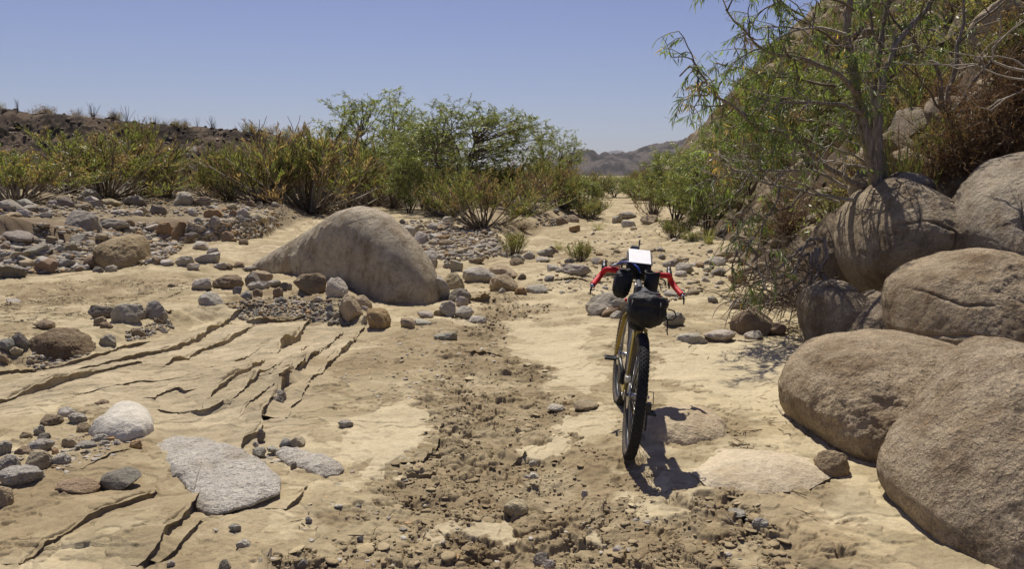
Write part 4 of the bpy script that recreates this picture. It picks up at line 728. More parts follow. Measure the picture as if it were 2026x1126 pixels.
gravel('gravel', [(1500, [(480, 632), (690, 642), (690, 600), (560, 585), (440, 600), (470, 625)]), (240, [(250, 690), (340, 655), (340, 630), (250, 660)]), (260, [(50, 735), (180, 715), (170, 690), (60, 700)])], .012, .06, 'small pebbles spilling down the little bank in front of the great boulder')
gravel('gravel', [(700, [(640, 740), (760, 660), (930, 620), (1010, 660), (960, 760), (760, 800)]), (300, [(0, 900), (170, 850), (290, 880), (130, 940)]), (120, [(500, 900), (600, 860), (590, 920)]), (500, [(960, 640), (1500, 560), (1400, 500), (1100, 520)]), (420, [(1060, 520), (1330, 440), (1270, 410), (1190, 410), (1060, 480)]), (170, [(420, 900), (1600, 1000), (1600, 1126), (420, 1126)]), (200, [(1300, 690), (1560, 640), (1560, 600), (1420, 560), (1300, 650)])],
       .006, .045, 'scattered small pebbles lying on the sand of the wash', sub=1, flat=.38, sink=.42, pc='gwwstgob')
gravel('cobbles', [(95, [(1040, 560), (1120, 490), (1200, 430), (1280, 420), (1420, 470), (1430, 560), (1300, 600), (1200, 560)])], .06, .26, 'stones scattered along the wash beyond the bicycle', sub=2, sink=.35)
gravel('gravel', [(900, [(1040, 570), (1120, 490), (1200, 420), (1290, 415), (1420, 470), (1440, 570), (1300, 610)])], .02, .09, 'pale rubble strewn along the wash beyond the bicycle', sink=.35)
COB = [(85, [(0, 500), (0, 538), (130, 530), (300, 515), (200, 470), (130, 470)]), (50, [(255, 445), (330, 440), (370, 480), (360, 500), (310, 490), (290, 465)]), (60, [(375, 440), (540, 432), (545, 448), (480, 474), (375, 474)]), (50, [(0, 392), (330, 396), (540, 398), (560, 420), (380, 428), (0, 430)])]
gravel('cobbles', COB, .09, .30, 'loose grey and tan cobbles heaped on the left gravel bar', sub=2)
gravel('cobbles', [(90, [(790, 440), (930, 436), (985, 470), (1000, 500), (930, 512), (880, 500), (835, 490)]), (22, [(1085, 420), (1190, 400), (1200, 412), (1100, 440), (1010, 460)]), (16, [(1380, 590), (1470, 570), (1440, 520), (1320, 540)])], .09, .34, 'loose grey and tan cobbles strewn beside the great boulder and the shrub island', sub=2)
# ---- clods of dried mud in the ruts
def crum_pts(n, poly, thr=0.35):
    q = sample_px(n, poly); g = raycast(q[:, 0], q[:, 1]); z, col, cr = ground_fields(g[:, 0], g[:, 1]); g[:, 2] = z; k = (cr > thr * rng.rand(len(g)) + 0.15) & (fbm2(g[:, 0] * 2.2, g[:, 1] * 2.2, 3, 0.6, 99) > rng.uniform(-.55, .35, len(g)))
    return g[k], col[k]
RUT = [(930, 630), (1030, 630), (1120, 780), (1200, 800), (1250, 930), (1480, 985), (1600, 1126), (520, 1126), (690, 1035), (760, 950), (820, 860), (820, 790), (860, 715)]
g, col = crum_pts(11000, RUT); n = len(g)
scatter_mesh('mud_clods', g, .004 + .024 * rng.rand(n) ** 5, np.clip(col * rng.uniform(.85, 1.2, (n, 1)), 0, 1), M_CLOD, 'crumbled clods of dried brown mud along the rut', flat=.6, seed0=950, cat='mud clods', sink=.15)
g, col = crum_pts(900, RUT); n = len(g)
scatter_mesh('mud_flakes', g, .015 + .07 * rng.rand(n) ** 3, np.clip(col * rng.uniform(1.0, 1.35, (n, 1)), 0, 1), M_CLOD, 'curled flakes of dried mud crust lying along the rut', flat=.16, seed0=970, tilt=.35, cat='mud flakes', sink=.05)
g, col = crum_pts(2600, [(870, 560), (1100, 570), (1080, 640), (900, 660)], .3); n = len(g)
scatter_mesh('mud_clods', g, .01 + .04 * rng.rand(n) ** 3, col * rng.uniform(.9, 1.1, (n, 1)), M_CLOD, 'crumbled clods of dried mud further up the rut', flat=.5, seed0=980, cat='mud clods')
# ------------------------------------------------------------------ plants
def kites(p, d, L, w, rs):
    """thin leaf blades: one folded kite each"""
    d = d / np.linalg.norm(d, axis=1)[:, None]; s = np.cross(d, rs.randn(len(d), 3)); s /= np.linalg.norm(s, axis=1)[:, None]
    m = p + d * (L * 0.45)[:, None]; h = s * (w * 0.5)[:, None]
    v = np.stack([p, m + h, p + d * L[:, None], m - h], 1).reshape(-1, 3); return v, np.arange(len(v)).reshape(-1, 4)
def prisms(p0, p1, r0, r1, k=3):
    d = p1 - p0; d = d / (np.linalg.norm(d, axis=1)[:, None] + 1e-9); a = np.cross(d, np.where(np.abs(d[:, 2:3]) < .9, [[0, 0, 1.]], [[1., 0, 0]])); a /= np.linalg.norm(a, axis=1)[:, None]; b = np.cross(d, a)
    n = len(p0); V = []
    for p, r in ((p0, r0), (p1, r1)):
        for i in range(k):
            t = 2 * math.pi * i / k; V.append(p + (a * math.cos(t) + b * math.sin(t)) * r[:, None])
    v = np.stack(V, 1).reshape(-1, 3); f = np.array([(i, (i + 1) % k, k + (i + 1) % k, k + i) for i in range(k)])
    return v, (f[None] + (np.arange(n) * 2 * k)[:, None, None]).reshape(-1, 4)
class Plant:
    def __init__(s, seed): s.rs = np.random.RandomState(seed); s.seg = []; s.lf = []      # seg: p0,p1,r0,r1,col ; lf: p,d,L,w,col
    def path(s, p, d, length, r0, r1, n, wander=0.15, grav=0.0, col=(.2, .15, .1)):
        rs = s.rs; pts = [np.array(p, float)]; d = np.array(d, float); d /= np.linalg.norm(d); dirs = [d]; l = length / n
        for i in range(n):
            d = d + rs.randn(3) * wander + np.array([0, 0, grav]); d /= np.linalg.norm(d); q = pts[-1] + d * l
            s.seg.append((pts[-1], q, r0 + (r1 - r0) * i / n, r0 + (r1 - r0) * (i + 1) / n, col)); pts.append(q); dirs.append(d)
        return pts, dirs
    def along(s, pts, r0, r1, col=(.2, .15, .1)):
        n = len(pts) - 1
        for i in range(n): s.seg.append((np.array(pts[i]), np.array(pts[i + 1]), r0 + (r1 - r0) * i / n, r0 + (r1 - r0) * (i + 1) / n, col))
    def leaves(s, p, d, L, w, col): s.lf.append((np.array(p), np.array(d), L, w, np.array(col)))
    def meshes(s, name, k=3):
        a = None; b = None
        if s.seg:
            p0 = np.array([q[0] for q in s.seg]); p1 = np.array([q[1] for q in s.seg]); r0 = np.array([q[2] for q in s.seg]); r1 = np.array([q[3] for q in s.seg]); c = np.array([q[4] for q in s.seg])
            v, f = prisms(p0, p1, r0, r1, k); c = c * s.rs.uniform(.8, 1.2, (len(c), 1)); a = mesh_np(name + '_stems', v, f, M_BARK, True, np.repeat(c, 2 * k, 0))
        if s.lf:
            v, f = kites(np.array([q[0] for q in s.lf]), np.array([q[1] for q in s.lf]), np.array([q[2] for q in s.lf]), np.array([q[3] for q in s.lf]), s.rs)
            c = np.array([q[4] for q in s.lf]) * s.rs.uniform(.75, 1.25, (len(s.lf), 1)); b = mesh_np(name + '_foliage', v, f, M_LEAF, True, np.repeat(c, 4, 0))
        return a, b
GREEN = np.array((.20, .25, .075)); LGREEN = np.array((.25, .305, .095)); OLIVE = np.array((.30, .27, .12)); STRAW = np.array((.42, .31, .15)); RUST = np.array((.34, .26, .15)); DRYB = np.array((.23, .16, .10)); YEL = np.array((.55, .37, .07))
BRK = (.17, .13, .09); PALEB = (.36, .32, .26)
def broom(seed, nst=46, spread=1.15, dry=0.25, per=14, leaf=(.075, .0085), bare=.50, flower=0.0, dens=1.0):
    """fan of woody stems with bundles of thin upright green shoots: one metre tall"""
    P_ = Plant(seed); rs = P_.rs
    for i in range(nst):
        az = rs.uniform(0, 6.283); tl = spread * rs.uniform(0.05, 1.15); d = (math.sin(tl) * math.cos(az), math.sin(tl) * math.sin(az), math.cos(tl))
        ln = rs.uniform(.62, 1.0) * (1.0 + 0.12 * tl); st = np.array([math.cos(az), math.sin(az), 0]) * rs.uniform(0, .10)
        pts, dirs = P_.path(st, d, ln, .013, .004, 7, .09, .10, PALEB if rs.rand() < .5 else BRK)
        deadstem = rs.rand() < dry
        for j in range(per):
            t = rs.uniform(bare, 1.0); k = min(int(t * 7), 6); p = pts[k] + (pts[k + 1] - pts[k]) * (t * 7 - k); dd = dirs[k] * .6 + rs.randn(3) * .5 + np.array([0, 0, .45])
            tw, td = P_.path(p, dd, rs.uniform(.12, .30), .004, .002, 3, .15, .12, DRYB if deadstem else OLIVE * .8)
            if deadstem and rs.rand() < .6: continue
            c = RUST if deadstem else (GREEN if rs.rand() < .42 else (LGREEN if rs.rand() < .42 else OLIVE)); c = c * rs.uniform(.7, 1.25)
            nl = int(rs.randint(13, 25) * dens)
            for m in range(nl):
                q = rs.randint(0, 3); pp = tw[q] + (tw[q + 1] - tw[q]) * rs.rand()
                P_.leaves(pp, td[q] + rs.randn(3) * .36 + np.array([0, 0, .45]), leaf[0] * rs.uniform(.5, 1.2), leaf[1], c if rs.rand() > .06 else STRAW)
            if flower and rs.rand() < flower:
                for m in range(6): P_.leaves(tw[-1] + rs.randn(3) * .02, rs.randn(3), .03, .022, YEL if rs.rand() < .6 else STRAW)
    for i in range(int(nst * 1.6)):          # dead twigs and litter round the base
        az = rs.uniform(0, 6.283); tl = rs.uniform(.5, 1.5); P_.path(np.array([math.cos(az), math.sin(az), 0]) * rs.uniform(0, .2), (math.sin(tl) * math.cos(az), math.sin(tl) * math.sin(az), math.cos(tl)), rs.uniform(.2, .5), .006, .002, 4, .25, .0, (.20, .155, .11))
    return P_.meshes('broom')
def willow(seed, ntr=5, lean=.45, leaf=(.10, .018), nl=22, ncl=150, col=(GREEN, LGREEN), rad=(1.45, 1.0), zc=2.0):
    """airy desert willow: leaning stems, a rounded crown of drooping leaf sprays with gaps between them; about three units tall"""
    P_ = Plant(seed); rs = P_.rs; nodes = []
    for i in range(ntr):
        az = i * 6.283 / ntr + rs.uniform(-.5, .5); tl = rs.uniform(.12, lean) if i else .06
        pts, dirs = P_.path((math.cos(az) * .06, math.sin(az) * .06, -.1), (math.sin(tl) * math.cos(az), math.sin(tl) * math.sin(az), math.cos(tl)), rs.uniform(1.5, 2.2), .034, .012, 8, .14, .03, (.13, .105, .08))
        nodes += pts[2:]
    nodes = np.array(nodes); lobes = rs.randn(6, 3); lobes /= np.linalg.norm(lobes, axis=1)[:, None]; k = 0
    while k < ncl:
        d = rs.randn(3); d /= np.linalg.norm(d); lump = .78 + .30 * np.max(lobes @ d); r = rs.uniform(.35, 1.0) ** .6 * lump
        c = np.array([d[0] * rad[0] * r, d[1] * rad[0] * r, zc + d[2] * rad[1] * r])
        if c[2] < .55 or rs.rand() < .15: continue
        k += 1; dist = np.linalg.norm(nodes - c, axis=1) + np.maximum(nodes[:, 2] - c[2] + .25, 0) * 3; a = nodes[np.argmin(dist)]; m = (a + c) / 2 + np.array([0, 0, .10]) + rs.randn(3) * .07
        t = np.linspace(0, 1, 6)[:, None]; q = (1 - t) ** 2 * a + 2 * t * (1 - t) * m + t * t * c; q[1:-1] += rs.randn(4, 3) * .025
        P_.along(q, .012, .004, (.16, .13, .095)); cc = (col[0] if rs.rand() < .55 else col[1]) * rs.uniform(.75, 1.25)
        for z in range(4):
            b = q[rs.randint(3, 6)]; tw, td = P_.path(b, (c - a) / (np.linalg.norm(c - a) + .01) * .5 + rs.randn(3) * .6 + np.array([0, 0, .25]), rs.uniform(.16, .40), .004, .002, 4, .2, -.10, (.19, .16, .09))
            for w_ in range(nl):
                k3 = rs.randint(0, 4); pp = tw[k3] + (tw[k3 + 1] - tw[k3]) * rs.rand()
                P_.leaves(pp, td[k3] * .5 + rs.randn(3) * .55 + np.array([0, 0, -.45]), leaf[0] * rs.uniform(.6, 1.2), leaf[1], cc if rs.rand() > .05 else STRAW)
    return P_.meshes('willow', 4)
def tuft(seed, n=160, c=(STRAW, OLIVE), h=1.0, spread=.6, w=.02):
    P_ = Plant(seed); rs = P_.rs
    for i in range(n):
        az = rs.uniform(0, 6.283); tl = abs(rs.randn()) * spread; d = (math.sin(tl) * math.cos(az), math.sin(tl) * math.sin(az), math.cos(tl) + .2)
        st = np.array([math.cos(az), math.sin(az), 0]) * rs.uniform(0, .22); L = h * rs.uniform(.4, 1.0); cc = c[rs.randint(len(c))] * rs.uniform(.7, 1.2)
        m = st + np.array(d) * L * .5; P_.leaves(st, d, L * .62, w, cc); P_.leaves(m, np.array(d) + np.array([math.cos(az), math.sin(az), -.2]) * .35, L * .55, w * .8, cc)
    a, b = P_.meshes('tuft'); return None, b
def drybush(seed, n=60, c=((.20, .125, .07), (.26, .18, .11)), per=9):
    P_ = Plant(seed); rs = P_.rs
    for i in range(n):
        az = rs.uniform(0, 6.283); tl = rs.uniform(.1, 1.45); pts, dirs = P_.path((0, 0, 0), (math.sin(tl) * math.cos(az), math.sin(tl) * math.sin(az), math.cos(tl)), rs.uniform(.5, 1.0), .008, .003, 6, .2, .02, c[0])
        for j in range(per):
            k = rs.randint(1, 7); tw, td = P_.path(pts[k], dirs[k] * .6 + rs.randn(3) * .6, rs.uniform(.12, .35), .004, .0015, 3, .3, .0, c[1] if rs.rand() < .6 else c[0])
            for m in range(5): P_.leaves(tw[rs.randint(1, 4)], td[1] + rs.randn(3) * .8, rs.uniform(.03, .10), .006, np.array(c[rs.randint(2)]))
    return P_.meshes('dry_bush')
def wands(seed, n=11):
    """ocotillo-like spray of bare wands"""
    P_ = Plant(seed); rs = P_.rs
    for i in range(n):
        az = rs.uniform(0, 6.283); tl = rs.uniform(.05, .6); P_.path((0, 0, 0), (math.sin(tl) * math.cos(az), math.sin(tl) * math.sin(az), math.cos(tl)), rs.uniform(.6, 1.0), .014, .006, 6, .06, .03, (.17, .15, .125))
    return P_.meshes('wands')
def lowshrub(seed, c=(OLIVE, DRYB)):
    P_ = Plant(seed); rs = P_.rs
    for i in range(40):
        az = rs.uniform(0, 6.283); tl = rs.uniform(0, 1.35); pts, dirs = P_.path((0, 0, 0), (math.sin(tl) * math.cos(az), math.sin(tl) * math.sin(az), math.cos(tl)), rs.uniform(.5, .9), .012, .004, 4, .2, .05, BRK)
        for j in range(26): 
            k = rs.randint(1, 5); P_.leaves(pts[k] + rs.randn(3) * .07, rs.randn(3) + np.array([0, 0, .5]), rs.uniform(.05, .13), .025, c[rs.randint(len(c))] * rs.uniform(.7, 1.2))
    return P_.meshes('low_shrub')
BROOM = [broom(1, dry=.32), broom(2, 54, 1.3, .38), broom(3, 44, 1.1, .15, flower=.25), broom(4, 48, 1.2, .55, dens=.8), broom(5, 36, .9, .1, bare=.3), broom(6, 50, 1.2, .75, per=12, dens=.7)]
WILLOW = [willow(11, ncl=190), willow(12, 6, .65, ncl=190, rad=(1.7, 1.0)), willow(13, 4, .4, ncl=120, rad=(1.25, 1.15), zc=2.1), willow(14, 7, .75, ncl=200, col=(LGREEN, GREEN), rad=(1.6, 1.15), zc=1.6)]
TUFT = [tuft(21), tuft(22, 120, (LGREEN, OLIVE), spread=.45), tuft(23, 90, (STRAW, RUST), spread=.8)]
DRY = [drybush(31), drybush(32, 70, ((.17, .115, .07), (.23, .155, .095)))]
WAND = [wands(41), wands(42, 8), wands(43, 15)]
LOW = [lowshrub(51), lowshrub(52, (OLIVE, GREEN)), lowshrub(53, (DRYB, STRAW * .7))]
def plant(name, meshes, loc, scale, label, cat, group=None, col=(1, 1, 1), rz=None, parts=('stems', 'foliage')):
    e = link(name, None, None, loc); e.scale = scale if hasattr(scale, '__len__') else (scale,) * 3; e.rotation_euler = (0, 0, rng.uniform(0, 6.28) if rz is None else rz); tag(e, label, cat, group)
    for me, pn in zip(meshes, parts):
        if me: o = link(pn, me, e); o.color = (*col, 1)
    return e
def single(name, me, loc, scale, label, cat, group=None, col=(1, 1, 1)):
    o = link(name, me, None, loc); o.scale = scale if hasattr(scale, '__len__') else (scale,) * 3; o.rotation_euler = (0, 0, rng.uniform(0, 6.28)); o.color = (*col, 1); return tag(o, label, cat, group)
def put_plants(rows, fn=macro):
    g = raycast([r[0] for r in rows], [r[1] for r in rows], fn)
    for r, b in zip(rows, g):
        px, py, wpx, hpx, kind, name, label, cat = r[:8]; Yd = r[8] if len(r) > 8 else None; group = r[9] if len(r) > 9 else None
        if Yd: b = np.array([(px - 1013) / FPX * Yd, Yd, 0]); b[2] = fn(b[0:1], b[1:2])[0]
        # height from the photo's top edge
        h = P(px, py - hpx, b[1])[2] - b[2]; w = wpx / FPX * b[1]
        mesh, unit_h, unit_w = kind; s = h / unit_h; sw = w / unit_w
        colr = tuple(rng.uniform(.85, 1.1) * np.array((.92, .88, .88) if name == 'broom_shrub' else (1, 1, 1)))
        plant(name, mesh, (b[0], b[1], b[2] - .03), (sw, sw, s), label, cat, group, colr)
def dims(ms):
    v = np.concatenate([np.array([q.co for q in m.vertices]) for m in ms if m]) if len(ms) else None
    return ms, float(np.percentile(v[:, 2], 98.8)), float(np.percentile(v[:, 0], 98.5) - np.percentile(v[:, 0], 1.5) + np.percentile(v[:, 1], 98.5) - np.percentile(v[:, 1], 1.5)) / 2
_B = [dims(m) for m in BROOM]; _W = [dims(m) for m in WILLOW]; _T = [dims(m) for m in TUFT]; _D = [dims(m) for m in DRY]; _L = [dims(m) for m in LOW]
B_ = lambda k: _B[k]; W_ = lambda k: _W[k]; TF = lambda k: _T[k]; D_ = lambda k: _D[k]; LO = lambda k: _L[k]
put_plants([
 (30, 402, 230, 105, B_(2), 'shrub', 'green shrub flecked with yellow dry tips at the far left edge', 'shrub'),
 (-70, 396, 200, 130, B_(1), 'shrub', 'shrub cut off by the left edge of the view', 'shrub'),
 (215, 396, 290, 132, B_(0), 'broom_shrub', 'big green broom shrub spreading over the boulders of the gravel bar', 'shrub'),
 (130, 384, 150, 80, B_(3), 'broom_shrub', 'brownish broom shrub between the yellow flecked and the big green one', 'shrub'),
 (330, 390, 130, 80, B_(5), 'broom_shrub', 'dry brown broom shrub right of the big green one', 'shrub'),
 (290, 370, 80, 125, B_(4), 'broom_shrub', 'tall narrow green shrub rising behind the big broom shrub', 'shrub', 34),
 (425, 392, 130, 62, B_(5), 'broom_shrub', 'low dry straw coloured shrub in the gap between the two big brooms', 'shrub'),
 (455, 378, 110, 90, B_(3), 'broom_shrub', 'olive shrub behind the low straw coloured one', 'shrub', 33),
 (610, 418, 350, 160, B_(1), 'broom_shrub', 'largest broom shrub with a dark woody base behind the great boulder', 'shrub'),
 (520, 402, 170, 120, B_(3), 'broom_shrub', 'half bare twiggy shrub left of the largest broom shrub', 'shrub'),
 (735, 408, 150, 90, B_(2), 'broom_shrub', 'broom shrub with yellow and orange tips right of the largest one', 'shrub'),
 (690, 385, 150, 105, B_(0), 'broom_shrub', 'green broom shrub in front of the left desert willow', 'shrub', 36),
 (780, 380, 90, 70, B_(5), 'broom_shrub', 'rusty brown shrub by the sandy gap', 'shrub', 38),
 (748, 362, 190, 178, W_(2), 'desert_willow', 'leftmost tall airy desert willow against the sky', 'tree', 44),
 (928, 388, 260, 180, W_(1), 'desert_willow', 'broad desert willow with dark trunks in the middle', 'tree', 33),
 (840, 385, 150, 130, W_(0), 'desert_willow', 'dense green willow left of the broad one', 'tree', 37),
 (1097, 365, 100, 106, W_(2), 'desert_willow', 'small pale willow on the right of the middle group', 'tree', 46),
 (955, 452, 190, 110, B_(3), 'broom_shrub', 'brown and olive shrub at the front of the island with a dark base', 'shrub'),
 (895, 410, 130, 80, B_(0), 'broom_shrub', 'green shrub behind the sandy gap left of the island\'s brown shrub', 'shrub', 30),
 (1040, 436, 150, 95, B_(5), 'broom_shrub', 'rusty olive shrub over the dark eroded bank', 'shrub', 27),
 (1110, 420, 130, 80, B_(1), 'broom_shrub', 'olive shrub towards the right end of the island', 'shrub', 31),
 (1150, 425, 90, 72, W_(3), 'green_shrub', 'bright green bush at the right tip of the island', 'shrub', 31),
 (1165, 432, 80, 40, B_(4), 'broom_shrub', 'small green shrub in front of the bright green bush', 'shrub'),
 (1000, 405, 140, 80, B_(4), 'broom_shrub', 'green shrub under the broad desert willow', 'shrub', 34),
 (1070, 395, 140, 80, B_(0), 'broom_shrub', 'green shrub behind the rusty olive shrub', 'shrub', 37),
 (810, 400, 100, 90, W_(3), 'green_shrub', 'fresh green bush behind the sandy gap', 'shrub', 34),
 (1018, 503, 56, 44, B_(4), 'low_shrub', 'small green shrub at the foot of the island\'s dark bank', 'shrub'),
 (868, 428, 80, 48, B_(4), 'low_shrub', 'thin pale green herb standing on sand left of the island', 'shrub'),
 (1150, 517, 46, 42, B_(4), 'low_shrub', 'wispy green herb on a small mound in mid wash', 'herb'),
 (1105, 492, 26, 20, TF(1), 'herb', 'tiny green tuft beside the tan angular stone', 'herb'),
 (1332, 472, 76, 40, B_(0), 'low_shrub', 'low grey green shrub on the sand beyond the bicycle', 'shrub'),
 (1368, 478, 36, 22, B_(4), 'low_shrub', 'little herb touching the low grey green shrub', 'herb'),
 (1402, 482, 36, 36, TF(1), 'herb', 'upright green grass under the hanging branches', 'herb'),
 (1562, 497, 72, 62, TF(0), 'grass_tuft', 'yellow green grass tuft beside the shaded boulder', 'grass'),
 (1182, 455, 30, 18, TF(1), 'herb', 'small green tuft at the edge of the far wash', 'herb'),
 (1030, 470, 60, 34, D_(0), 'dry_shrub', 'dark tangle of roots hanging from the eroded bank', 'shrub', 23),
 (1335, 415, 150, 120, W_(3), 'green_shrub', 'bright green willow bush at the foot of the hillside', 'shrub', 27),
 (1400, 425, 150, 135, W_(3), 'green_shrub', 'green willow bush lit from behind on the hillside foot', 'shrub', 21),
 (1292, 408, 70, 66, B_(1), 'broom_shrub', 'dark based olive shrub at the bend of the wash', 'shrub', 32),
 (1300, 396, 70, 50, B_(0), 'broom_shrub', 'green shrub beside the far bend of the wash', 'shrub', 42),
 (1215, 384, 70, 34, W_(3), 'green_shrub', 'green bush closing the far end of the wash', 'shrub', 55),
 (1172, 388, 70, 46, B_(4), 'broom_shrub', 'darker green bush left of the far end of the wash', 'shrub', 52),
 (1770, 372, 110, 90, B_(4), 'broom_shrub', 'thin green shoots growing at the foot of the large tree', 'shrub', 9.3),
])
# shrubs that close the view behind the island and along the bar: each one its own
def row_shrubs(n, x0, x1, Y0, Y1, h0, h1, protos, label, group, seed, fn=macro, name='broom_shrub'):
    rs = np.random.RandomState(seed); Y = rs.uniform(Y0, Y1, n); px = np.linspace(x0, x1, n) + rs.uniform(-20, 20, n); X = (px - 1013) / FPX * Y; Z = fn(X, Y)
    for a, b, z in zip(X, Y, Z):
        h = rs.uniform(h0, h1); k = protos[rs.randint(len(protos))]; s = h / k[1]; sw = s * rs.uniform(.9, 1.25)
        plant(name, k[0], (a, b, z - .05), (sw, sw, s), label, 'shrub', group, tuple(rs.uniform(.8, 1.1) * np.array((1, 1, 1))))
row_shrubs(15, -60, 700, 38, 48, 0.9, 1.6, [B_(0), B_(3), B_(5), B_(1)], 'broom shrub in the hazy row between the gravel bar and the bluff', 'shrubs below the bluff', 61)
row_shrubs(14, 690, 1170, 48, 70, 1.2, 2.0, [B_(0), B_(4), B_(1), W_(3)], 'shrub in the thicket behind the desert willows', 'thicket behind the willows', 62)
row_shrubs(14, 1130, 1320, 66, 95, 0.9, 1.7, [B_(0), W_(3), B_(4)], 'far green bush where the wash bends out of sight', 'bushes at the far bend', 63)
row_shrubs(8, 1255, 1420, 36, 60, 1.3, 2.4, [B_(0), W_(3), B_(1), B_(5)], 'bush along the foot of the hillside', 'bushes at the hillside foot', 64)
# bluff: wands on the skyline, dark shrubs and stones on its face
rs = np.random.RandomState(71)
for i in range(20):
    px = rs.uniform(-30, 560) if i > 6 else (55, 115, 200, 240, 265, 375, 430)[i]; Y = rs.uniform(60.5, 63); X = (px - 1013) / FPX * Y; z = bluff(np.array([X]), np.array([Y]))[0]; h = rs.uniform(.5, 1.0) * (1.7 if i < 7 else 1.2)
    single('bare_wand_shrub', WAND[rs.randint(3)][0], (X, Y, z - .1), (h, h, h), 'bare spray of wands against the sky on top of the bluff', 'shrub', 'wand shrubs on the bluff')
for i in range(46):
    px = rs.uniform(-40, 760); Y = rs.uniform(59.5, 64) if i < 26 else rs.uniform(48, 58); X = (px - 1013) / FPX * Y; z = bluff(np.array([X]), np.array([Y]))[0]; h = rs.uniform(.5, 1.2)
    single('low_shrub', LOW[rs.randint(3)][1], (X, Y, z - .1), (h * 1.3, h * 1.3, h), 'low dark shrub along the crest of the bluff' if i < 26 else 'low dark shrub on the face of the bluff', 'shrub', 'shrubs on the bluff crest' if i < 26 else 'shrubs on the bluff face', (.8, .75, .7))
n = 3000; Y = rs.uniform(46, 62, n); X = (rs.uniform(-60, 800, n) - 1013) / FPX * Y; g = np.stack([X, Y, bluff(X, Y)], -1)
scatter_mesh('bluff_rubble', g, .06 + .45 * rs.rand(n) ** 6, np.array([[.15, .118, .085]]) * rs.uniform(.6, 1.9, (n, 1)), M_ROCKC, 'dark rubble scattered over the bluff', cat='rubble')
o = bpy.data.objects.new('boulder', PROTO['r'][2]); C.objects.link(o); b = raycast([380], [306], bluff, 40, 70)[0]; o.location = (b[0], b[1], b[2] + .2); o.scale = (1.1, .9, .75); o.color = (.5, .45, .37, 1); tag(o, 'pale boulder alone on the face of the dark bluff', 'rock')
# hillside: boulders, shrubs and rubble
def hs(px, py): return raycast([px], [py], hill, 6, 110)[0]
rs = np.random.RandomState(81)
n = 3800; Y = np.exp(rs.uniform(math.log(8.5), math.log(80), n)); dd_ = rs.uniform(0, 1, n) ** 1.2 * (0.4 * Y + 3); X = toe(Y) + dd_; g = np.stack([X, Y, hill(X, Y)], -1)
scatter_mesh('hillside_rubble', g, (.05 + .5 * rs.rand(n) ** 4) * (0.6 + Y / 60), np.array([[.30, .245, .165]]) * rs.uniform(.55, 1.35, (n, 1)), M_ROCKC, 'broken rock rubble covering the hillside', cat='rubble', sub=2, sink=.35)
n = 46; Y = np.exp(rs.uniform(math.log(9.5), math.log(60), n)); X = toe(Y) + rs.uniform(.3, 1, n) * (0.35 * Y); Z = hill(X, Y)
for a, b, z in zip(X, Y, Z):
    s = rs.uniform(.35, 1.0) * (0.7 + b / 40); o = bpy.data.objects.new('boulder', PROTO['ra'[rs.randint(2)]][rs.randint(9)]); C.objects.link(o); o.location = (a, b, z + .1 * s); o.scale = (s * 1.2, s, s * .8); o.rotation_euler = (rs.uniform(-.3, .3), -.6 + rs.uniform(-.3, .3), rs.uniform(0, 6.28))
    o.color = (*jit((.33, .27, .18), .2), 1); tag(o, 'brown boulder lying on the hillside behind the trees', 'rock', 'boulders on the hillside')
n = 120; Y = np.exp(rs.uniform(math.log(10), math.log(75), n)); X = toe(Y) + rs.uniform(.1, 1, n) * (0.36 * Y); Z = hill(X, Y)
for i, (a, b, z) in enumerate(zip(X, Y, Z)):
    h = rs.uniform(.5, 1.1); k = i % 4
    if k == 0: plant('dry_shrub', DRY[rs.randint(2)], (a, b, z - .05), h, 'dry brown shrub on the hillside behind the tree', 'shrub', 'dry shrubs on the hillside')
    elif k == 1: plant('broom_shrub', BROOM[rs.randint(6)], (a, b, z - .05), h * 1.2, 'olive green shrub on the hillside behind the tree', 'shrub', 'green shrubs on the hillside')
    else: plant('low_shrub', LOW[rs.randint(3)], (a, b, z - .05), h, 'low scrubby bush on the hillside slope', 'shrub', 'scrub on the hillside')

rs = np.random.RandomState(87)
for i in range(34):
    Yv = rs.uniform(30, 75); u_ = rs.uniform(.5, 1.0); b_ = toe(np.array([Yv]))[0] + u_ * .14 * Yv + .3; z_ = hill(np.array([b_]), np.array([Yv]))[0]; h = rs.uniform(.8, 1.6)
    plant('dark_scrub', LOW[rs.randint(3)] if i % 3 else BROOM[rs.randint(6)], (b_, Yv, z_ - .08), (h * 1.2, h * 1.2, h), 'dark scrub on the far spur of the hillside', 'shrub', 'scrub on the far spur', (.75, .72, .65))

